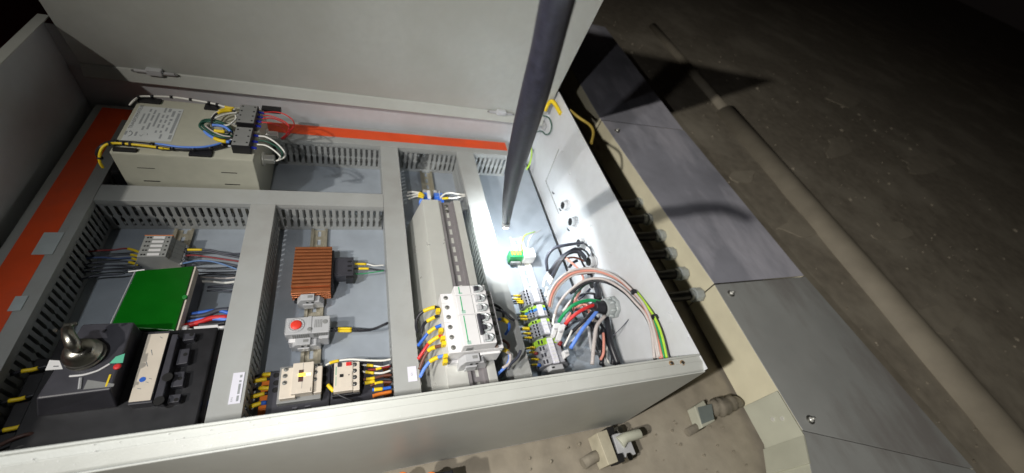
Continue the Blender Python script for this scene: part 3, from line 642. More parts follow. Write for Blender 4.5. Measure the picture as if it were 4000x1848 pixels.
for q, m, mk, l, r in ((((545, 645), (590, 620), (660, 598), (820, 578), (1000, 588), (1160, 592), (1270, 575)), m_wwhite, (.06, .2, m_yellow, 2.6), 'long white wire arching over the overload relay', 1.8),
                ((((940, 640), (990, 642), (1070, 648), (1170, 660), (1250, 640))), m_wwhite, (.18, .42, m_yellow, 2.6), 'upper short white wire beside the overload relay', 1.6),
                ((((1010, 690), (1080, 690), (1150, 675), (1260, 652))), m_dred, (.35, .6, m_yellow, 2.4), 'dark red wire crossing under the upper white one', 2.0),
                ((((945, 712), (1000, 718), (1075, 728), (1170, 728), (1265, 700))), m_wwhite, (.12, .42, m_yellow, 2.6), 'lower short white wire beside the overload relay', 1.8),
                ((((960, 800), (1080, 785), (1180, 758), (1275, 750))), m_brown, (.1, .4, m_yellow, 2.7), 'brown wire with a yellow marker beside the overload relay', 2.3),
                ((((950, 845), (1080, 822), (1180, 798), (1275, 805))), m_wblack, (.08, .42, m_yellow, 3.0), 'black wire with a yellow marker under the brown one', 2.6),
                ((((1040, 870), (1110, 838), (1180, 828), (1275, 830))), m_brown, (.2, .6, m_yellow, 2.3), 'second brown wire with a small yellow marker', 2.2),
                ((((1060, 915), (1180, 902), (1270, 888))), m_blue, (.1, .55, m_yellow, 3.0), 'blue wire with a yellow marker below the brown wires', 2.8),
                ((((1065, 985), (1130, 965), (1275, 935))), m_orangew, (0, .02, m_yellow, 1), 'orange wire lowest beside the overload relay', 3.0),
                ((((565, 860), (600, 895), (640, 935), (720, 985), (850, 1040))), m_wblack, (0, .3, m_yellow, 3.0), 'black wire with a tilted yellow marker between contactor and relay', 2.0)):
    wire(l, m, [c4(a, b_, 45 if 'tilted' not in l and 'long' not in l else 55) for a, b_ in q], r, (mk,), G)
# ================================================================ grey terminal blocks (left bay)
tz = 48
for i in range(5):
    lab = ('grey terminal block with an orange edge, first of the row above the green lid', 'grey terminal block, second from the orange edged one', 'grey terminal block in the middle of the row above the green lid', 'grey terminal block, second from the green lid', 'grey terminal block nearest the green lid')[i]
    y1 = 571-i*9.4; y0 = y1-9.1
    t = thing('terminal_block', lab, 'terminal block', (-328, (y0+y1)/2, 7), group='grey terminal blocks above the green lid')
    MB().prism([(-362, 7), (-294, 7), (-296, 24), (-308, 38), (-310, tz), (-349, tz), (-352, 38), (-360, 24)], 'y', y0, y1).build('block_body', m_tgrey if i else m_tgrey, t, .5)
    MB().box(-336, -319, y0+1.6, y1-2.4, tz, tz+1.2).build('marker_tag', m_white, t, .4)
    for x in (-344, -340, -314): MB().box(x-1.3, x+1.3, y0+3, y1-3.2, tz-.1, tz+.25).build('clamp_opening', m_cblack, t)
    MB().box(-298, -293.5, y0+2, y1-2, 15, 22).build('wire_entry', m_light, t, .5)
    if i == 0: MB().box(-350, -309, y1, y1+1, 12, tz+.4).build('orange_end_cover', m_orangew, t, .2)
G = 'wires entering the grey terminal blocks'
def wg(label, m, q, z, mk=(), r=1.5, g=G): return wire(label, m, [cg(a, b_, z) for a, b_ in q], r, mk, g)
YM = lambda a, b_, r=2.3: ((a, b_, m_yellow, r),)
wg('dark red wire with the topmost yellow marker left of the grey terminals', m_dred, ((-300, 470), (-60, 440), (150, 430), (330, 412), (510, 465)), 26, YM(.74, .98))
wg('slate wire with the second yellow marker left of the grey terminals', m_wgrey, ((-350, 520), (0, 520), (200, 500), (370, 493), (500, 520)), 25, YM(.83, .99))
wg('dark blue wire with the third yellow marker left of the grey terminals', m_mblue, ((-380, 600), (-200, 545), (0, 530), (200, 545), (360, 535), (515, 580)), 26, YM(.83, .99))
wg('slate wire with the lowest yellow marker left of the grey terminals', m_wgrey, ((-350, 660), (-100, 600), (150, 590), (315, 585), (490, 630)), 24, YM(.8, .99))
wg('black wire running left from the top of the green lid', m_wgrey, ((-350, 700), (-100, 655), (150, 640), (400, 660), (520, 655)), 20)
wg('slate wire running left just above the green lid corner', m_wgrey, ((-350, 740), (-100, 705), (150, 690), (330, 700)), 20)
wg('lowest slate wire running left from the green lidded box', m_wgrey, ((-320, 830), (-100, 775), (150, 760), (300, 740)), 18)
G = 'wires between the grey terminals and the duct on their right'
wg('dark wire with a yellow marker leaving the grey terminals to the right', m_wgrey, ((1045, 425), (1125, 428), (1300, 428), (1450, 435), (1650, 480), (1860, 480)), 22, YM(.1, .33), 2.0, G)
wg('slate wire dropping slowly right of the grey terminals', m_wgrey, ((1050, 470), (1200, 455), (1400, 450), (1600, 490), (1850, 535)), 20, (), 2.0, G)
wg('dark red wire leaving the grey terminals to the right', m_dred, ((1040, 520), (1180, 500), (1350, 515), (1550, 545), (1840, 585)), 20, ((0, .07, m_light, 2.2),), 1.6, G)
wg('light blue wire arching right of the grey terminals', m_mblue if False else mat('pale_blue_insulation', (.12, .22, .42), .45), ((1010, 620), (1120, 600), (1250, 575), (1400, 575), (1550, 605), (1800, 690)), 22, ((0, .06, m_light, 2.2),), 1.6, G)
wg('slate wire crossing behind the light blue one', m_wgrey, ((1045, 570), (1250, 595), (1500, 590), (1820, 655)), 18, ((0, .06, m_light, 2.2),), 1.8, G)
for i, (q, m, l) in enumerate(((((1240, 672), (1500, 672), (1810, 655)), m_wblack, 'highest black wire right of the green lid'), (((1240, 728), (1500, 728), (1800, 722)), m_wblack, 'second black wire right of the green lid'),
        (((1240, 768), (1500, 752), (1790, 775)), m_wblack, 'third black wire right of the green lid'), (((1250, 790), (1400, 795), (1600, 808), (1785, 795)), m_palec, 'pale grey wire right of the green lid'),
        (((1240, 848), (1450, 852), (1620, 868), (1765, 852)), m_wwhite, 'bright white wire right of the green lid'), (((1400, 925), (1550, 915), (1755, 908)), m_wgrey, 'thin slate wire below the bright white one'),
        (((1390, 975), (1550, 968), (1730, 978)), m_wgrey, 'lowest thin slate wire right of the green lid'))):
    wg(l, m, q, 16, (), 1.5 if 'bright' not in l else 2.2, 'wires between the green lidded box and the duct')

# ================================================================ green lidded box
t = thing('control_unit', 'control unit with a translucent green lid above the rotary switch', 'control unit', (-300, 430, 7))
ld = [cg(450, 705, 62), cg(1215, 640, 62), cq(903, 585, 62), cq(570, 560, 62)]
ld = [Vector((v.x, v.y, 62)) for v in ld]; cx_ = sum((v.x for v in ld))/4; cy_ = sum((v.y for v in ld))/4
MB().hexa([(v.x, v.y, 54) for v in ld], [(v.x, v.y, 62) for v in ld]).build('lid', m_lid, t, 1.5)
base = [(cx_+(v.x-cx_)*1.02+1, cy_+(v.y-cy_)*.98) for v in ld]
MB().hexa([(x, y, 7) for x, y in base], [(x, y, 53.8) for x, y in base]).build('housing', m_dark, t, 1)
a, b_ = ld[1], ld[2]
MB().hexa([(a.x+.4, a.y, 44), (a.x+3, a.y, 44), (b_.x+3, b_.y, 44), (b_.x+.4, b_.y, 44)], [(a.x+.4, a.y, 60), (a.x+3, a.y, 60), (b_.x+3, b_.y, 60), (b_.x+.4, b_.y, 60)]).build('cream_edge', m_cream, t, .5)
p = cg(1100, 1062, 62); MB().cyl((p.x, p.y, 60), (p.x, p.y, 65), 3.5, 14).build('lid_latch', mat('green_knob', (.02, .22, .04), .35), t, .6)
a, b_ = ld[0], ld[3]
MB().tube([(a.x-2, a.y+1, 60), (b_.x-2, b_.y, 60)], .9, 6).build('clear_rim', m_light, t)
MB().tube([(a.x-10, a.y-1, 61), (a.x+10, a.y+2, 61)], 1.2, 6).build('clear_rim', m_white, t)

# ================================================================ rotary main switch
t = thing('rotary_switch', 'large black main switch with a chrome rotary handle and a cream label strip', 'switch', (-300, 290, 3))
MB().box(-392, -205, 206, 372, 3, 62).build('switch_body', m_black, t, 2)
hb = MB().hexa([(-378, 262, 62), (-298, 262, 62), (-298, 371, 62), (-364, 371, 62)], [(-364, 269, 102), (-294, 271, 102), (-295, 367, 102), (-351, 369, 102)]).build('operator_housing', m_dark, t, 2)
SC = P(335, 1388, 103)
kb = MB().lathe((SC.x, SC.y, 102), [(21, 0), (21, 3), (18.5, 4.5), (20, 6), (20, 11), (17, 13), (16.5, 18), (12, 23), (5, 25)], 36).build('handle_base', m_chrome, t)
e = P(262, 1284, 138)
dv = (Vector((e.x, e.y, 0))-Vector((SC.x, SC.y, 0)))
MB().tube([(SC.x-dv.x*.25, SC.y-dv.y*.25, 128), (SC.x, SC.y, 136), (SC.x+dv.x*.5, SC.y+dv.y*.5, 140), (e.x, e.y, 138)], [5, 7.5, 6.5, 5.5], 14).build('handle_lever', m_chrome, t)
MB().box(e.x-4.5, e.x+4.5, e.y-4, e.y+7, 133, 141).build('padlock_slide', m_chrome, t, 2)
for s in (-1, 1): MB().cyl((e.x+s*8, e.y+4*s, 140), (e.x+s*8, e.y+4*s, 144), 2.0, 12).build('rivet', m_chrome, t)
def deco(name, m, pts, z=102.3, f=cs):
    q = [f(a, b_, z) for a, b_ in pts]; return MB().hexa([(v.x, v.y, z-.2) for v in q], [(v.x, v.y, z+.1) for v in q]).build(name, m, hb)
deco('white_sticker', m_white, ((378, 642), (488, 648), (525, 742), (330, 756)))
deco('sticker_print', m_ink, ((420, 706), (480, 704), (480, 716), (420, 718)), 102.45)
deco('green_arrow', mat('mint_print', (.12, .5, .33), .5), ((1040, 680), (1110, 605), (1212, 570), (1188, 672)))
deco('grey_panel', m_mid, ((800, 860), (1095, 905), (1085, 935), (750, 968)))
deco('yellow_stripe', m_yellow, ((1040, 802), (1062, 800), (1012, 935), (990, 936)), 102.45)
MB().tube(smooth([cs(a, b_, 102.5) for a, b_ in ((600, 822), (760, 805), (900, 765), (960, 735), (1045, 685))]), 1.3, 6).build('position_scale', m_white, hb)
MB().tube([cs(725, 840, 102.5), cs(710, 965, 102.5)], 1.7, 6).build('position_scale', m_light, hb)
p = cs(1130, 715, 102.3); MB().lathe((p.x, p.y, 102.2), [(4.2, 0), (4.2, .8), (2, 1.6)], 16).build('red_lens', m_red, hb)
# label strip, ridge and terminal comb
st = MB().hexa([cd(a, b_, 78) for a, b_ in ((5, 965), (290, 935), (530, 70), (262, 85))][::1], [cd(a, b_, 81) for a, b_ in ((5, 965), (290, 935), (530, 70), (262, 85))]).build('label_strip', m_cream, t, .5)
q = [cd(a, b_, 77.9) for a, b_ in ((-10, 1000), (310, 965), (545, 40), (262, 55))]; MB().hexa([(v.x, v.y, 60) for v in q], [(v.x, v.y, 77.9) for v in q]).build('strip_carrier', m_dark, t, 1)
p = cd(188, 670, 81); MB().lathe((p.x, p.y, 81), [(3.6, 0), (3.6, .3)], 20).build('blue_dot', m_blue, st)
for (a, b_) in (((415, 118), (445, 135)), ((300, 285), (312, 350)), ((235, 440), (252, 500)), ((270, 655), (305, 662)), ((120, 785), (165, 790)), ((230, 700), (262, 708))):
    v, u = cd(*a, 81.2), cd(*b_, 81.2); MB().tube([(v.x, v.y, 81.1), (u.x, u.y, 81.1)], .45, 4).build('print_mark', m_inkg, st)
q = [cd(a, b_, 80) for a, b_ in ((318, 975), (430, 965), (650, 80), (570, 85))]; MB().hexa([(v.x, v.y, 60) for v in q], [(v.x, v.y, 80) for v in q]).build('grey_ridge', m_dark, t, 1)
for k, (pts) in enumerate((((500, 975), (655, 955), (690, 850), (530, 870)), ((545, 770), (705, 750), (735, 560), (600, 575)), ((615, 480), (765, 455), (800, 265), (665, 280)), ((700, 170), (850, 150), (870, 70), (720, 75)))):
    q = [cd(a, b_, 72) for a, b_ in pts]; MB().hexa([(v.x, v.y, 55) for v in q], [(v.x, v.y, 72) for v in q]).build('terminal_shroud', m_dark, t, .8)
for (a, b_) in ((510, 640), (400, 945)): v = cd(a, b_, 80); MB().cyl((v.x, v.y, 78), (v.x, v.y, 81), 6, 16).build('fixing_well', m_cblack, t)
for (a, b_) in ((740, 345), (670, 655), (620, 930), (820, 90)): v = cd(a, b_, 72); MB().cyl((v.x, v.y, 70), (v.x, v.y, 72.4), 2.6, 12).build('screw_hole', m_cblack, t)
MB().box(-222, -200, 222, 372, 3, 52).build('terminal_cover', m_black, t, 2)
MB().box(-415, -396, 215, 350, 3, 48).build('terminal_cover', m_black, t, 2)
G = 'heavy wires leaving the main switch to the right'
for q, m, l in ((((945, 405), (1100, 385), (1165, 382), (1260, 380)), m_dred, 'red wire with a thick yellow marker, topmost right of the main switch'), (((890, 700), (1055, 690), (1110, 690), (1230, 690)), m_brown, 'brown wire with a thick yellow marker right of the main switch'), (((820, 1010), (960, 970), (1050, 968), (1160, 966)), m_blue, 'blue wire with a thick yellow marker, lowest right of the main switch')):
    wire(l, m, [cd(a, b_, 45) for a, b_ in q], 4.0, ((0.02, .5, m_yellow, 5.6),), G)
for y, l in ((cd(1090, 525, 40), 'white marked wire end below the topmost yellow marker'), (cd(1020, 828, 40), 'white marked wire end below the middle yellow marker'), (cd(950, 1138, 40), 'thick white marked wire end nearest the rim')):
    wire(l, m_wwhite, [(y.x-11, y.y-1, 40), (y.x, y.y, 40), (y.x+16, y.y+1, 40)], 2.0 if 'nearest' not in l else 3.6, (), 'white wire ends right of the main switch')
strap('painted orange reflection strip beside the middle yellow marker of the main switch', -209, -192, 214, 262, 12)  # one more orange reflection put in as a coloured strip
for y, l in ((cq(170, 785, 60), 'upper yellow marked black wire at the left of the main switch'), (cq(105, 937, 55), 'middle yellow marked black wire at the left of the main switch'), (P(60, 1672, 55), 'lowest yellow marked black wire at the left of the main switch')):
    wire(l, m_wblack, [(y.x-40, y.y-8, y.z-10), (y.x-14, y.y-2, y.z), (y.x, y.y, y.z), (y.x+16, y.y+3, y.z), (y.x+30, y.y, y.z-12)], 2.2, ((.42, .62, m_yellow, 2.8),), 'black wires at the left of the main switch')
wire('thick grey cable end in the dark near corner', mat('dusty_dark_cable', (.10, .095, .09), .6), [P(-60, 1840, 40), P(40, 1775, 52), P(110, 1745, 54), P(175, 1752, 48), P(190, 1790, 30)], 8, (), 'cables in the dark near corner')
wire('thin brown cable above the thick grey one', mat('dark_brown_cable', (.07, .035, .028), .5), [P(-40, 1760, 60), P(60, 1712, 64), P(130, 1695, 60), P(180, 1712, 44)], 2.6, (), 'cables in the dark near corner')
# cable bundle above the switch, with the white tag
G = 'wires from the green lidded box into the duct'
ck2 = crop(650, 1150, 2.38)
for q, m, r, l in ((((235, 185), (350, 165), (480, 150), (585, 175)), m_blue, 3.2, 'blue wire highest in the bundle above the main switch'), (((210, 215), (350, 195), (480, 150), (585, 140)), m_wgrey, 4.2, 'slate wire crossing the top of the bundle above the main switch'),
    (((200, 260), (330, 235), (450, 225), (570, 235)), m_lblue, 3.4, 'second blue wire in the bundle above the main switch'), (((170, 295), (300, 262), (420, 222), (570, 212)), m_red, 4.4, 'red wire in the bundle above the main switch'),
    (((300, 290), (420, 280), (560, 262)), m_wblack, 4, 'black wire behind the white tag'), (((270, 380), (400, 365), (530, 340)), m_wblack, 6, 'black sleeve just below the white tag'), (((250, 440), (380, 420), (520, 400)), m_wblack, 7, 'thicker black sleeve below the white tag')):
    wire(l, m, [ck2(a, b_, 40 if 'sleeve' not in l else 32) for a, b_ in q], r, (), G)
t = thing('cable_tag', 'white cable marker tag tied across the black sleeves above the main switch', 'tag', tuple(ck2(350, 320, 48)))
q = [ck2(a, b_, 47) for a, b_ in ((262, 362), (488, 345), (484, 285), (258, 305))]; MB().hexa(q, [v+Vector((0, 0, 2.5)) for v in q]).build('tag_plate', m_white, t, .8)
MB().tube([ck2(160, 330, 48), ck2(215, 332, 48), ck2(262, 335, 48)], 2.5, 8).build('tag_tie', m_white, t)
MB().tube([ck2(150, 330, 47), ck2(205, 322, 47)], 6.5, 10).build('tie_head', m_white, t)
MB().tube([ck2(486, 315, 48), ck2(555, 305, 47)], 3.4, 8).build('tag_tie', m_white, t)

# ================================================================ circuit breakers
rows = [(334.6, 352.4, 1), (298.8, 334.2, 2), (246, 298.4, 3)]
BX0, BX1, FX0, FX1, SZ, FZ = 131, 220, 150, 203, 158, 180
names = ('single pole white circuit breaker at the far end of its row', 'two pole white circuit breaker in the middle of its row', 'three pole white circuit breaker nearest the rim')
m_pgreen = mat('breaker_green_line', (.03, .42, .16), .5)
for (y0, y1, n), l in zip(rows, names):
    t = thing('circuit_breaker', l, 'circuit breaker', ((BX0+BX1)/2, (y0+y1)/2, 118), group='white circuit breakers on the raised bracket')
    MB().prism([(BX0+8, 118), (BX1-8, 118), (BX1, 130), (BX1, SZ), (BX0, SZ), (BX0, 130)], 'y', y0, y1).build('breaker_body', m_white, t, .8)
    MB().prism([(FX0-1, SZ), (FX1+1, SZ), (FX1, FZ), (FX0, FZ)], 'y', y0+.2, y1-.2).build('breaker_front', m_white, t, .8)
    MB().box(FX0+7, FX0+8.6, y0+3+(n > 1)*3, y1-2, FZ, FZ+.15).build('green_line', m_pgreen, t)
    MB().box(FX0+6, FX0+12, y0+1.6, y0+4.6+(n > 1)*3, FZ, FZ+.15).build('printed_mark', mat('pale_green_print', (.35, .55, .45), .5), t)
    MB().box(FX0+26.5, FX0+27.2, y0+1, y1-1, FZ, FZ+.2).build('front_seam', m_mid, t)
    pw = (y1-y0)/n
    for k in range(n):
        yc = y0+pw*(k+.5)
        for xx in (BX0+8, BX1-6):
            h = MB().lathe((xx, yc, SZ), [(4.0, 0), (4.0, .35), (3.2, .4)], 18).build('screw_hole', m_mid, t)
            MB().lathe((xx, yc, SZ+.3), [(2.8, 0), (2.8, .4), (.6, .6)], 12).build('screw', m_void, h)
        # toggle recess with clear shield
        MB().box(FX0+31, FX0+46, yc-6.6, yc+6.6, FZ, FZ+1.4).build('toggle_recess', m_light, t, .8)
        MB().tube(smooth([(FX0+34, yc+6, FZ+2), (FX0+42, yc+5, FZ+4), (FX0+47, yc, FZ+4.5), (FX0+43, yc-5, FZ+4), (FX0+35, yc-5.5, FZ+2)]), 1.5, 6).build('toggle_loop', m_clear, t)
        MB().box(FX0+32, FX0+39, yc-4, yc+4, FZ+1, FZ+6).build('toggle', m_dark if (n == 3 and k > 0) or n == 1 else m_light, t, 1.2)
    if n == 3: MB().box(FX0+28, FX0+33, y0+pw*.8, y1-3, FZ+1, FZ+7).build('toggle_bar', m_dark, t, 1)
    MB().box(FX1+2, FX1+7, y0+.5, y1-.5, SZ, SZ+3).build('brown_terminal_shield', mat('shield_brown', (.24, .18, .15), .35), t, .5)
MB().box(BX0+2, BX0+38, 240.5, 245.6, 120, 132).build('breaker_foot', m_white, t, .8)
MB().box(BX1-38, BX1-4, 241.5, 245.6, 122, 150).build('breaker_foot', m_white, t, 1)
MB().box(156, 166, 245, 246.2, 163, 172).build('rating_window', m_mid, t, .4)
G = 'wires entering the circuit breakers from the left'
for q, m, l, mk in ((((160, 590), (150, 540), (160, 480), (205, 430), (290, 398), (330, 410)), m_wblack, 'black wire curling to the top pole of the breaker row', (.55, .85)), (((190, 600), (205, 540), (230, 510), (285, 478), (335, 460)), m_wblack, 'black wire to the second pole of the breaker row', (.5, .82)),
    (((165, 695), (200, 650), (245, 595), (300, 555), (350, 535)), m_blue, 'blue wire to the third pole of the breaker row', (.48, .78)), (((165, 800), (215, 725), (255, 670), (325, 625), (355, 615)), m_red, 'red wire to the fourth pole of the breaker row', (.5, .85)),
    (((175, 880), (210, 790), (255, 725), (305, 705), (370, 690)), m_brown, 'brown wire to the fifth pole of the breaker row', (.5, .75)), (((180, 940), (215, 870), (262, 815), (320, 785), (375, 772)), m_lblue, 'blue wire to the lowest pole of the breaker row', (.5, .78))):
    wire(l, m, [cb(a, b_, 95+i*9) for i, (a, b_) in enumerate(q)], 2.8, ((mk[0], mk[1], m_yellow, 3.5),), G)
for (a, b_) in ((313, 425), (335, 580), (350, 640), (358, 680), (370, 780), (368, 820)):
    p = cb(a, b_, 146); MB().box(p.x-2, p.x+5, p.y-3.2, p.y+3.2, 138, 150).build('yellow_marker_clip', m_yellow, [o for o in COL.objects if o.name.startswith('circuit_breaker')][0 if b_ < 500 else 1 if b_ < 600 else 2], .8)
G = 'wires leaving the circuit breakers to the right'
for q, m, l, mk in ((((740, 370), (790, 395), (820, 430), (830, 480)), m_wblack, 'black wire looping out beside the far circuit breaker', (.0, .02)), (((770, 415), (840, 440), (880, 480), (910, 500)), m_wblack, 'black wire reaching over the duct beside the breakers', (.0, .02)),
    (((790, 490), (830, 495), (865, 520), (870, 560), (840, 610)), m_blue, 'blue wire with a yellow marker beside the middle circuit breaker', (.1, .45)), (((820, 650), (860, 680), (870, 720)), m_brown, 'brown wire beside the near circuit breaker', (.0, .02)),
    (((820, 720), (860, 745), (875, 790), (850, 850), (800, 900), (750, 955)), m_lblue, 'light blue wire with a yellow marker bending down beside the near circuit breaker', (.02, .18)), (((960, 730), (940, 780), (880, 840), (860, 880)), m_wgrey, 'slate wire curling on the duct cover right of the breakers', (.0, .02)),
    (((850, 740), (880, 770), (870, 830), (820, 870)), m_palec, 'pale wire beside the light blue one', (0, .02))):
    wire(l, m, [cb(a, b_, 118-3*i) for i, (a, b_) in enumerate(q)], 2.6, (((mk[0], mk[1], m_yellow, 3.8),) if mk[1] > .05 else ()), G)

# ================================================================ blue terminals at the top of the bracket
for i, (x0, x1, l) in enumerate(((152, 165, 'blue terminal block on the left of the small pair, beside the yellow sleeved wires'), (178, 199, 'blue and white terminal block on the right of the small pair'))):
    t = thing('blue_terminal', l, 'terminal block', ((x0+x1)/2, 700, 7), group='blue terminals beyond the raised bracket')
    MB().box(x0, x1, 660, 712, 7, 42).build('block_body', m_blue, t, .8)
    for k in range(3): MB().box(x0+1, x1-1, 697+k*5, 700+k*5, 42, 43.5).build('blue_rib', m_lblue, t, .4)
    MB().box(x0+(x1-x0)*.62, x1+3 if i == 0 else x1-9, 690, 716, 38, 46).build('white_marker', m_white, t, .8)
    MB().box(x0, x0+9, 716, 724, 8, 40).build('end_stop', m_light, t, 1)
G = 'white wires at the blue terminals'
for q, l, mk in ((((210, 208), (350, 198), (480, 212), (560, 235), (630, 290)), 'highest white wire with a yellow sleeve left of the blue terminals', (.68, 1)), (((190, 300), (300, 285), (420, 255), (520, 260), (630, 320)), 'middle white wire with a yellow sleeve left of the blue terminals', (.66, 1)),
    (((230, 380), (330, 345), (430, 310), (520, 315), (625, 350)), 'lowest white wire with a yellow sleeve left of the blue terminals', (.66, 1)), (((1070, 335), (1110, 290), (1200, 235), (1330, 220), (1500, 250), (1700, 270)), 'white wire arching from the blue terminals to the duct', (0, .01)),
    (((1100, 370), (1250, 355), (1350, 360), (1500, 340), (1710, 300)), 'white wire running straight from the blue terminals to the duct', (0, .26))):
    wire(l, m_wwhite, [ci(a, b_, 50 if 'left' in l else 62) for a, b_ in q], 2.2, ((mk[0], mk[1], m_yellow, 2.8),) if mk[1] > .05 else (), G)
wire('blue wire dropping behind the raised bracket', m_lblue, [ci(600, 370, 40), ci(545, 420, 38), ci(530, 520, 30), ci(530, 640, 20)], 3.2, (), G)
for (a, b_, l) in ((530, 690, 'upper short yellow sleeve beside the bracket'), (510, 770, 'lower short yellow sleeve beside the bracket')):
    p = ci(a, b_, 20); wire(l, m_yellow, [(p.x-4, p.y+2, 20), (p.x, p.y, 20), (p.x+5, p.y-1.5, 20)], 2.6, (), 'short yellow sleeves beside the bracket')
#--4
# ================================================================ row of terminals in the right bay
m_tblk = mat('terminal_block_grey', (.33, .335, .36), .45)
m_tbl2 = mat('terminal_block_blue', (.04, .22, .62), .45)
def term(label, y0, y1, m, z=40, x0=335, x1=392, big=False, group='rail terminals in the right bay'):
    t = thing('rail_terminal', label, 'terminal', ((x0+x1)/2, (y0+y1)/2, 7), group=group)
    g = .25
    MB().prism([(x0, 7), (x1, 7), (x1, 22), (x1-6, 30), (x1-14, z), (x1-16, z+4), (x0+18, z+4), (x0+16, z), (x0+4, z-4), (x0, 24)], 'y', y0+g, y1-g).build('terminal_body', m, t, .4)
    w = (y1-y0)*.28
    yc = (y0+y1)/2
    for x, zz in ((x0+6, z-3.6), (x0+12, z-1.2)): MB().box(x-1.7, x+1.7, yc-w, yc+w, zz-1, zz+.9).build('clamp_opening', m_cblack if not big else m_dark, t)
    for x in (x1-10, ): MB().box(x-1.7, x+1.7, yc-w, yc+w, z-6, z-1).build('clamp_opening', m_cblack, t)
    MB().box(x0-1, x0+2, yc-w, yc+w, 18, 23).build('wire_entry', m_cblack, t)
    return t
def group_row(y0, y1, n, mats, words, big=False):
    for i in range(n):
        a = y1-(i+1)*(y1-y0)/n; b_ = y1-i*(y1-y0)/n
        term(words[i], a, b_, mats[i], big=big, x1=392 if not big else 398)
O = ('topmost', 'second', 'third', 'fourth', 'fifth')
group_row(386, 424, 5, [m_tblk]*5, ['%s grey terminal in the upper five of the right bay' % o for o in O])
group_row(355, 380, 4, [m_gy, m_tbl2, m_tblk, m_tblk], ['lime green earth terminal beside the blue one', 'only blue terminal in the right bay row', 'grey terminal directly below the blue one', 'second grey terminal below the blue one'])
group_row(312, 348, 5, [m_gy, m_tblk, m_tblk, m_tblk, m_tblk], ['lime green earth terminal in the middle of the row', 'grey terminal just below the middle lime green one', 'second grey terminal below the middle lime green one', 'third grey terminal below the middle lime green one', 'fourth grey terminal below the middle lime green one'])
group_row(252, 306, 4, [m_gy, m_tblk, m_tblk, m_tblk], ['large lime green earth terminal with dark slots', 'large grey terminal just below the large lime green one', 'large grey terminal, middle of the three nearest the rim', 'large grey terminal nearest the rim'], big=True)
for y0, y1, l in ((387, 421, 'uppermost white marker strip on the right terminals'), (353, 379, 'shortest white marker strip, beside the blue terminal'), (312, 346, 'third white marker strip down the right terminals'), (250, 303, 'longest white marker strip, nearest the rim')):
    t = thing('marker_strip', l, 'marker strip', (361.5, (y0+y1)/2, 44), group='white marker strips on the terminals')
    MB().box(355, 367.5, y0, y1, 44.2, 49).build('strip_body', m_wpaper, t, 1)
    n = int((y1-y0)/7)
    for k in range(n): MB().box(356.5, 366, y0+2+k*(y1-y0)/n, y0+(k+1)*(y1-y0)/n-1.2, 49, 49.6).build('marker_tag', m_white, t, .3)
for y, l in ((383, 'grey end stop between the first two terminal groups'), (350.5, 'grey end stop above the middle lime green terminal'), (309, 'grey end stop above the large terminals'), (245, 'grey end stop nearest the rim under the large terminals')):
    t = thing('end_stop', l, 'end stop', (362, y, 7), group='end stops in the right bay')
    MB().prism([(342, 7), (388, 7), (386, 26), (376, 40), (350, 40), (342, 24)], 'y', y-(2.2 if y > 250 else 5), y+(2.2 if y > 250 else 5)).build('stop_body', m_light, t, .6)
    MB().box(352, 358, y-1.5, y+1.5, 40, 40.6).build('stop_slot', m_cblack, t)
G = 'yellow marked wires entering the right terminals'
for i, (a, b_, l) in enumerate(((120, 118, 'topmost'), (125, 160, 'second'), (160, 185, 'third'), (165, 210, 'fourth'), (190, 385, 'upper blue terminal side'), (200, 422, 'lower blue terminal side'), (222, 535, 'first middle group'), (225, 552, 'second middle group'), (240, 605, 'third middle group'), (256, 660, 'fourth middle group'), (280, 797, 'first lower group'), (315, 850, 'second lower group'), (345, 938, 'third lower group'), (350, 1010, 'fourth lower group'))):
    p, q = ct(a, b_, 30), ct(a+(55 if i < 4 else 75), b_, 30)
    wire('dark wire with a yellow ferrule sleeve, %s, at the right terminals' % l, m_wblack, [p+Vector((-26, 3, -12)), p+Vector((-8, .5, -1)), p, q, q+Vector((4, 0, -3))], 1.7, ((.52, .86, m_yellow, 2.3),), G)
wire('yellow green wire entering the right terminals from the left', m_gy, [ct(165, 320, 32), ct(230, 326, 32), ct(290, 322, 34)], 1.5, (), G)
for q, m, l in (((300, 790, 360, 790), m_yellow, 'yellow wire entering the large lime green terminal'), ((355, 860, 395, 865), m_dred, 'dark red sleeve at the lower large terminals'), ((395, 1010, 435, 1020), m_blue, 'dark blue sleeve at the lowest large terminal')):
    wire(l, m, [ct(q[0], q[1], 34), ct(q[2], q[3], 34)], 3, (), G)
# green earth block under the lamp
t = thing('earth_block', 'bright green earth terminal block in the glare of the lamp tube', 'terminal', tuple(P(2020, 995, 20)))
a = P(2022, 992, 30)
MB().box(a.x-20, a.x+14, a.y-9, a.y+9, 7, 32).build('block_body', mat('earth_green_plastic', (.03, .42, .12), .4), t, 1)
for k in range(4): MB().box(a.x-17+k*7, a.x-13+k*7, a.y-6, a.y+6, 32, 35).build('clamp_rib', m_gy, t, .6)
MB().box(a.x+15, a.x+44, a.y-12, a.y+15, 7, 34).build('white_block', m_white, t, 1.2)
MB().box(a.x-16, a.x+8, a.y-16, a.y-9.5, 7, 16).build('block_foot', m_mid, t, 1)
for i in range(2):
    wire(('left', 'right')[i]+' yellow green earth wire standing up at the green earth block', m_palec if i else m_gy, [P(2040+i*24, 985-i*4, 34), P(2038+i*24, 955-i*3, 50), P(2050+i*26, 920, 58), P(2090+i*22, 905-i*6, 40)], 1.3, (), 'earth wires at the green block')
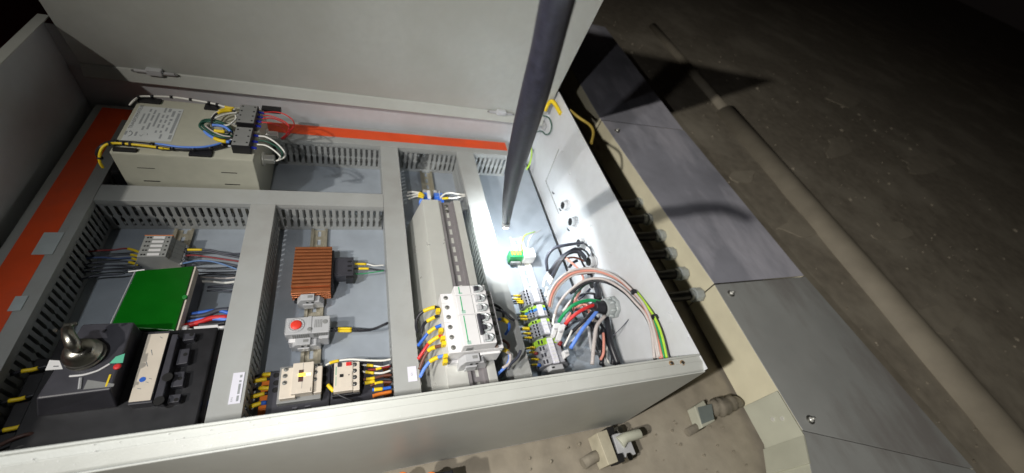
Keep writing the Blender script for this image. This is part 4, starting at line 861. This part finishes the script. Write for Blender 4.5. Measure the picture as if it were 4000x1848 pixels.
# clear duct-like cover plate: dark inner plate edge at the cable entry side is the mounting plate itself
# ================================================================ cable glands on the end panel
def gland(label, y, z, r, clear=True, m=None):
    m = m or (m_clear if clear else m_mid)
    t = thing('cable_gland', label, 'cable gland', (505, y, z), group='cable glands on the end panel')
    MB().cyl((504.8, y, z), (501, y, z), r*1.05, 6).build('lock_nut', m, t, 1.0)
    MB().cyl((501, y, z), (490, y, z), r*.82, 24).build('gland_thread', m, t, .8)
    MB().cyl((490.2, y, z), (489, y, z), r*.62, 20).build('gland_bore', m_cblack, t)
    return t
for (px, py, r, l) in ((2217, 803, 15, 'upper of the two empty grey glands on the end panel'), (2247, 867, 15, 'lower of the two empty grey glands on the end panel')):
    c = PX(px, py, 504); gland(l, c.y, c.z, r, m=m_light)
for (px, py, r, l) in ((2280, 950, 15, 'grey gland holding the upper black cable bundle'), (2320, 1022, 16, 'grey gland holding the second black cable bundle'), (2333, 1110, 15, 'partly hidden gland behind the cable arches')):
    c = PX(px, py, 504); gland(l, c.y, c.z, r, m=m_light)
c = PX(2392, 1200, 500)
t = thing('large_cable_gland', 'large clear cable gland where the thick coloured wires come in', 'cable gland', (505, c.y, c.z), group='cable glands on the end panel')
MB().cyl((504.8, c.y, c.z), (496, c.y, c.z), 24, 8).build('lock_nut', m_clear, t, 1.5)
MB().cyl((496, c.y, c.z), (478, c.y, c.z), 19, 28).build('gland_thread', m_clear, t, 1)
for k in range(8):
    a = k*math.pi/4; MB().cyl((496, c.y+20*math.cos(a), c.z+20*math.sin(a)), (484, c.y+19*math.cos(a), c.z+19*math.sin(a)), 2.6, 8).build('gland_finger', m_clear, t)
MB().cyl((478.2, c.y, c.z), (477, c.y, c.z), 15, 24).build('gland_bore', m_cblack, t)
GC = c
# thick cables
def w3(l, m, q, r, mk=(), g='thick coloured wires from the large gland'): return wire(l, m, [c3(*p) for p in q], r, mk, g, n=10)
MB().tube(smooth([(480, c.y, c.z), (468, c.y+1, c.z+2), (455, c.y+4, c.z+4)]), 13, 14).build('cable_sheath', m_wblack, label='black outer sheath of the cable emerging from the large clear gland', cat='cable', group='thick coloured wires from the large gland')
w3('thick green wire arching from the large gland to the terminals', m_green, ((720, 510, 104), (640, 500, 108), (540, 530, 102), (470, 590, 86), (425, 655, 66)), 3.6)
w3('thick red wire below the green one', m_red, ((700, 530, 98), (620, 555, 98), (540, 605, 86), (470, 672, 66)), 3.6)
w3('thick black wire between the red and the blue one', m_wblack, ((715, 540, 92), (640, 610, 86), (560, 690, 70), (490, 760, 55)), 3.8)
w3('thick light blue wire running down to the white connector', m_lblue, ((725, 545, 100), (670, 615, 96), (590, 715, 84), (510, 845, 60)), 3.9)
w3('pale pink grey cable hanging from the large gland to the rim', m_palec, ((755, 612, 96), (700, 680, 96), (680, 790, 92), (665, 960, 80)), 3.8)
w3('black cable hanging left of the large gland', m_wblack, ((640, 640, 60), (690, 740, 60), (740, 850, 60), (730, 960, 60)), 4.5)
w3('wide black cable hanging below the large gland', m_wblack, ((765, 620, 80), (785, 720, 80), (800, 820, 78), (850, 960, 70)), 6.2)
w3('second wide black cable beside it', m_wblack, ((740, 700, 70), (780, 800, 70), (815, 900, 66), (810, 960, 60)), 5)
w3('short salmon cable between the black hanging cables', m_salmon, ((745, 735, 84), (748, 800, 84), (745, 880, 80), (725, 925, 70)), 2.8)
w3('white wire hanging behind the salmon cable', m_wwhite, ((790, 790, 60), (770, 850, 56), (760, 900, 50), (785, 950, 46)), 2.0)
w3('straight thin grey cable tie tail sticking up beside the large gland', m_wgrey, ((805, 765, 90), (880, 690, 110), (935, 625, 125), (962, 595, 135), (960, 560, 140)), .9, ((.8, 1, m_wblack, 1.6),), 'loose ends in the right bay')
m_wcon = m_wwhite
for (pts, l) in ((((395, 665), (440, 660), (400, 760), (375, 745)), 'white lever connector on the end of the green wire'), (((430, 670), (480, 672), (440, 790), (405, 780)), 'white lever connector on the end of the red wire'), (((455, 860), (495, 848), (505, 890), (470, 915)), 'white lever connector on the end of the blue wire')):
    t = thing('lever_connector', l, 'connector', tuple(c3(*pts[0], 50)), group='white lever connectors')
    q = [c3(a, b_, 58) for a, b_ in pts]; MB().hexa([v-Vector((0, 0, 10)) for v in q], q).build('connector_body', m_white, t, 1.2)
    cc_ = sum(q, Vector())/4; MB().box(cc_.x-3, cc_.x+3, cc_.y-2, cc_.y+2, 58, 60).build('lever', m_light, t, .5)
w3('thin white marked wire beside the blue wire', m_wwhite, ((520, 715, 70), (500, 760, 66), (465, 830, 58)), 2.2, (), 'loose ends in the right bay')
w3('dark red round plug below the red wire', m_dred, ((425, 800, 50), (445, 815, 50)), 5.5, (), 'loose ends in the right bay')
# arching bundle
G = 'thin cables arching across the right bay'
arch = ((350, 540, 46), (372, 450, 66), (430, 360, 96), (530, 296, 118), (680, 284, 138), (830, 335, 160), (955, 440, 182), (1050, 560, 196), (1110, 720, 198), (1150, 915, 190))
def shift(q, dx, dy, dz=0, k=1.0): return [(a+dx, b_+dy, z+dz) for a, b_, z in q]
w3('salmon cable in the outer arch', m_salmon, shift(arch, 8, 6), 3.0, (), G)
w3('pale grey cable along the inside of the outer arch', m_palec, shift(arch[:-3], 20, 18, -3)+[(1060, 585, 190), (1105, 730, 194), (1135, 915, 186)], 2.4, (), G)
w3('clear grey cable outside the salmon one', m_palec, shift(arch, -4, -10, 2), 2.4, (), G)
w3('brown cable tucked under the outer arch', m_brown, shift(arch[3:], 14, 20, -8), 2.2, (), G)
arch2 = ((392, 620, 50), (425, 530, 72), (500, 435, 96), (620, 355, 120), (750, 350, 138), (880, 420, 156), (970, 510, 172), (1045, 600, 184), (1090, 720, 186), (1110, 915, 180))
w3('pale grey cable of the inner arch', m_palec, arch2, 2.8, (), G)
w3('black cable of the inner arch', m_wblack, shift(arch2[2:], 6, 18, -4), 3.0, (), G)
w3('dark green cable under the inner arch', m_dgreen, ((560, 640, 50), (520, 590, 60), (520, 500, 76), (600, 400, 100), (660, 370, 112)), 2.4, (), G)
w3('salmon cable crossing below the arches', m_salmon, ((520, 600, 50), (545, 500, 66), (580, 430, 80), (600, 340, 96), (560, 270, 104), (480, 200, 100)), 2.4, (), G)
w3('yellow green striped cable on the outside of the bundle', m_gy, ((985, 440, 186), (1045, 520, 196), (1110, 620, 205), (1160, 740, 206), (1200, 915, 198)), 2.2, (), G)
w3('green cable next to the yellow green one', m_green, ((990, 455, 182), (1040, 530, 192), (1098, 630, 200), (1145, 745, 202), (1182, 915, 194)), 1.5, (), G)
w3('second salmon cable at the lower end of the bundle', m_salmon, ((1000, 480, 184), (1060, 590, 196), (1120, 740, 198), (1165, 915, 192)), 2.8, (), G)
rng = random.Random(5)
tang = [(m_wgrey, 'slate'), (m_wblack, 'black'), (m_palec, 'pale'), (m_brown, 'brown'), (m_salmon, 'salmon'), (m_wblack, 'matt black'), (m_wgrey, 'blue grey'), (m_palec, 'dusty pale'), (m_wblack, 'glossy black'), (m_light, 'ash grey')]
where = ('lowest in the tangle', 'beside the lever connectors', 'under the green one', 'behind the red one', 'crossing the plate edge', 'against the end panel', 'below the second gland', 'next to the hanging cables', 'at the plate corner', 'above the lever connectors')
for i, (m, cn) in enumerate(tang):
    a0 = 470+rng.uniform(-30, 90); b0 = 520+i*32
    q = [(a0, b0, 12+rng.uniform(0, 20)), (a0+60+rng.uniform(-20, 30), b0-70+rng.uniform(-40, 30), 30+rng.uniform(0, 25)), (a0+130+rng.uniform(-20, 30), b0-60+rng.uniform(-60, 60), 45+rng.uniform(0, 25)), (680+rng.uniform(-30, 60), 420+i*45+rng.uniform(-60, 40), 50+rng.uniform(0, 20)), (720+rng.uniform(-20, 50), 560+i*36, 30)]
    w3('%s cable %s' % (cn, where[i]), m, q, rng.choice((2.0, 2.6, 3.4)), (), 'tangled cables behind the thick coloured wires')
for (a, b_, z) in ((960, 443, 186), (1108, 622, 202)):
    v = c3(a, b_, z); MB().box(v.x-5, v.x+5, v.y-4.5, v.y+4.5, v.z-3, v.z+5).build('cable_tie', m_black, bevel=1.5, label='black cable tie round the arching bundle, '+('upper one' if b_ < 500 else 'lower one near the knockout'), cat='cable tie', group='cable ties on the arching bundle')
# black bundles upper
G = 'black wires in the upper bundles of the right bay'
def blk(l, q, r, m=m_wblack, mk=()): return w3(l, m, q, r, mk, G)
blk('highest black cable sweeping to the upper gland', ((345, 290, 60), (340, 200, 80), (390, 130, 100), (480, 105, 112), (600, 88, 112)), 3.6, m_wgrey)
for i in range(4):
    d = i*11
    blk('%s black wire of the group of four running up from the white ferrules' % O[i], ((330+d, 340+d*1.4, 40), (375+d, 270+d*.6, 66), (430+d*.6, 200+d*.4, 86), (500, 150+d*.5, 100), (560+d*.3, 130+d, 104), (620, 190+d, 104)), 2.5, m_wblack if i % 2 else m_wgrey, ((0, .12, m_white, 3.4),))
blk('black wire hooking down from the second gland', ((660, 220, 100), (620, 150, 108), (560, 135, 104), (590, 220, 86), (640, 320, 70)), 2.4)
blk('black wire dropping straight from the second gland', ((680, 230, 96), (650, 290, 80), (660, 330, 66)), 3.2)
blk('black wire loop beside the upper gland', ((610, 95, 108), (650, 130, 112), (670, 180, 108), (672, 215, 100)), 1.8)
blk('short black tail behind the arches', ((500, 265, 60), (530, 230, 66), (560, 215, 70)), 3.2)
blk('black sheath lying under the arches', ((690, 370, 80), (705, 430, 86), (715, 500, 92)), 7)
w3('brown wire under the upper black bundle', m_brown, ((470, 200, 90), (540, 195, 92), (610, 220, 92)), 2.2, (), G)
for i, (a, b_) in enumerate(((320, 375), (335, 440), (352, 470), (388, 640), (400, 610))):
    v = c3(a, b_, 50); wire('white ferrule sleeve, %s down the right side of the terminals' % O[i], m_wwhite, [v+Vector((-3, -9, -4)), v, v+Vector((4, 9, 5))], 2.7, (), 'white ferrule sleeves at the terminals')
# earth leads at the upper corner
ca = crop(2050, 300, 2.976)
def cz(a, b_, x): return PX(2050+a/2.976, 300+b_/2.976, x)
wire('yellow and green earth strap on the end panel near the door corner', m_yellow, [cz(230, 400, 480), cz(270, 320, 486), cz(320, 285, 490), cz(370, 350, 498), cz(415, 430, 502)], 5.5, (), 'earth leads near the door corner')
wire('grey earth lead looping below the yellow strap', m_dgreen, [cz(210, 450, 490), cz(280, 480, 496), cz(310, 570, 498), cz(290, 650, 498), cz(240, 670, 498), cz(190, 630, 496), cz(120, 650, 492)], 1.8, (), 'earth leads near the door corner')
wire('yellow green earth lead running down the end panel to the plate', m_gy, [cz(100, 650, 490), cz(60, 760, 488), cz(80, 880, 490), cz(60, 1000, 480), cz(20, 1080, 470)], 2.4, (), 'earth leads near the door corner')
t = thing('earth_bracket', 'pale metal earth bracket beside the door corner', 'bracket', tuple(cz(250, 560, 500)))
p, q = cz(150, 480, 500), cz(230, 600, 500); MB().box(498, 504, min(p.y, q.y), max(p.y, q.y), min(p.z, q.z), max(p.z, q.z)+10).build('bracket_plate', m_light, t, 1)
# ================================================================ black cables and glands between cabinet and trough
for i, (px, py) in enumerate(((2725, 1146), (2668, 1064), (2624, 986), (2586, 916), (2539, 851), (2505, 790))):
    c = PX(px, py, 812); l = O[i] if i < 5 else 'sixth'
    t = thing('trough_gland', '%s clear gland on the trough side, counted from the seam' % l, 'cable gland', (815, c.y, c.z), group='clear glands on the trough side')
    MB().cyl((816 if c.y < 384 else 814-(c.y-384)*.03+10, c.y, c.z-6), (800, c.y, c.z-6), 19, 8).build('gland_nut', m_clear, t, 1)
    MB().cyl((800, c.y, c.z-6), (786, c.y, c.z-6), 14, 20).build('gland_cap', m_clear, t, 1)
    wire('thick black cable into the %s clear gland from the seam' % l, m_wblack, [(506, c.y+8, 60), (600, c.y+4, 48), (720, c.y+2, c.z-12), (800, c.y, c.z-6)], 13, (), 'thick black cables between cabinet and trough', 'cable', 'cable', 12)
wire('yellow wire hanging outside the cabinet below the door corner', mat('shaded_yellow_wire', (.34, .25, .05), .5), [PX(2225, 430, 520), PX(2262, 460, 545), PX(2305, 490, 560), PX(2318, 520, 560), PX(2310, 560, 545)], 4, (), 'loose wires outside the cabinet')  # yellow darkened to carry the shadow the wire hangs in
# ================================================================ inspection lamp
t = thing('inspection_lamp', 'black flexible lamp tube reaching in from above with its lit white tip', 'lamp', tuple(P(1976, 830, 150)))
def at_depth(px, py, d): return CAM + ray(px, py)*(d*1000/FPX)
cl = [at_depth(2260, -260, .22), at_depth(2219, -120, .262), at_depth(2178, 0, .30), at_depth(2131, 200, .36), at_depth(2092, 351, .41), at_depth(2050, 503, .49), at_depth(2013, 650, .60), at_depth(1988, 780, .73), at_depth(1977, 868, .83)]
rr = [10, 12, 13.4, 14, 15, 15.4, 14.5, 12, 8]
pth = smooth(cl, 5); n = len(pth); rad = [rr[min(8, int(i/5))]*(1-(i/5) % 1)+rr[min(8, int(i/5)+1)]*((i/5) % 1) for i in range(n)]
MB().tube(pth, rad, 20).build('lamp_tube', m_rod, t)
TP = pth[-1]
MB().tube([TP, TP+Vector((2, -2, -9))], [8.6, 8.6], 20).build('lamp_collar', m_light, t, .6)
MB().tube([TP+Vector((2, -2, -9.2)), TP+Vector((2.6, -2.6, -12))], [7, 6.4], 20).build('lamp_lens', mat('lit_lens', (1, 1, 1), .3, emit=(.92, .97, 1), estr=40), t)
# ================================================================ small fittings on the wall
t = thing('conduit_box', 'cream conduit clamp with two bolts and a short pipe stub on the wall', 'conduit fitting', (432, 95, -30))
cv = crop(2150, 1400, 2.061)
q = [cv(a, b_, 14) for a, b_ in ((372, 600), (455, 572), (548, 830), (470, 860))]; MB().hexa([v-Vector((0, 0, 40)) for v in q], q).build('clamp_block', mat('dusty_cream', (.42, .39, .29), .7, var=.15, scale=40), t, 1)
q = [cv(a, b_, 6) for a, b_ in ((500, 610), (620, 590), (690, 770), (560, 810))]; MB().hexa([v-Vector((0, 0, 34)) for v in q], q).build('clamp_plate', m_light, t, 1)
MB().tube([cv(560, 680, 6), cv(600, 640, 10), cv(720, 605, 12)], [12, 9, 9], 20).build('pipe_stub', m_tanb, t, 1)
for (a, b_) in ((490, 580), (565, 800)): v = cv(a, b_, 12); MB().box(v.x-7, v.x+7, v.y-7, v.y+7, -20, 12).build('bolt_head', m_cblack, t, 1)
for (a, b_) in ((562, 572), (640, 790)): v = cv(a, b_, 8); MB().cyl((v.x, v.y, -20), (v.x, v.y, 8), 7.5, 6).build('bolt_nut', m_chrome, t, 1)
MB().tube([cv(260, 850, -20), cv(340, 800, -18), cv(420, 765, -14)], 10, 14).build('conduit_tail', m_rough, t)
t = thing('junction_box', 'pale green square junction box with a rough plastered pipe on its right', 'junction box', tuple(cv(1260, 430, -25)))
q = [cv(a, b_, -2) for a, b_ in ((1160, 385), (1235, 335), (1330, 500), (1225, 560))]; MB().hexa([v-Vector((0, 0, 28)) for v in q], q).build('box_body', m_tanb, t, 2)
q2 = [cv(a, b_, 0) for a, b_ in ((1185, 395), (1300, 365), (1320, 490), (1220, 530))]; MB().hexa([v-Vector((0, 0, 1)) for v in q2], q2).build('box_lid', mat('slate_green_lid', (.16, .19, .18), .6), t, .5)
MB().tube(smooth([cv(1290, 400, -12), cv(1380, 390, -8), cv(1480, 350, -10), cv(1530, 360, -16)]), [13, 15, 19, 15, 18, 21, 17, 20, 16, 14, 18, 14, 12, 13, 12, 11, 11, 10, 10], 12).build('plastered_pipe', m_rough, t)
MB().tube([cv(1215, 535, -20), cv(1100, 600, -22)], 8, 14).build('conduit_tail', m_rough, t)
t = thing('orange_post_box', 'black box with two orange posts against the cabinet side', 'connector', (95, 92, 20))
a, b_ = P(1575, 1835, 50), P(1768, 1803, 50)
MB().box(a.x-6, b_.x, 45, 108, -28, 46).build('box_body', m_black, t, 1.5)
for px in (1570, 1682): v = P(px, 1842, 60); MB().cyl((v.x, v.y-10, 40), (v.x, v.y-10, 60), 10, 24).build('orange_post', mat('orange_post_plastic', (.85, .20, .02), .4), t, 2)
# loose rubble specks and dust
bm = MB()
for i in range(260):
    x = random.uniform(900, 2600) if i > 90 else random.uniform(250, 800); y = random.uniform(-500, 1600) if i > 90 else random.uniform(-100, 125); s = random.uniform(.8, 3.5)
    if 760 < x < 1240: continue
    bm.prism([(x-s, y), (x, y-s*.8), (x+s, y+s*.2), (x+s*.2, y+s)], 'z', -35, -29+s*.4)
bm.build('mortar_specks', m_pipe, label='loose mortar specks sticking to the stained wall', cat='mortar specks', kind='stuff')
bm = MB()
for i in range(420):
    x = 880+2600*random.random()**1.5; y = random.uniform(-500, 2400); s_ = random.uniform(2, 7) if i % 9 else random.uniform(8, 16)
    if 740 < x < 1250 or 1560 < x < 1790: continue
    v = [(x-s_*random.uniform(.7, 1.2), y, -32), (x, y-s_*random.uniform(.5, 1), -32), (x+s_*random.uniform(.7, 1.2), y, -32), (x, y+s_*random.uniform(.5, 1), -32)]
    bm.hexa(v, [(x+(p[0]-x)*.55, y+(p[1]-y)*.55, -30+s_*random.uniform(.2, .5)) for p in v])
bm.build('mortar_crumbs', m_patch, label='larger pale mortar crumbs scattered over the dark wall', cat='mortar crumbs', kind='stuff')
# lettering to meshes
dg = bpy.context.evaluated_depsgraph_get()
for o in [o for o in COL.objects if o.type == 'FONT']:
    me = bpy.data.meshes.new_from_object(o.evaluated_get(dg)); me.name = 'lettering'
    n = bpy.data.objects.new('lettering', me); COL.objects.link(n); n.parent = o.parent; n.location = o.location; n.rotation_euler = o.rotation_euler; n.scale = o.scale
    bpy.data.objects.remove(o)
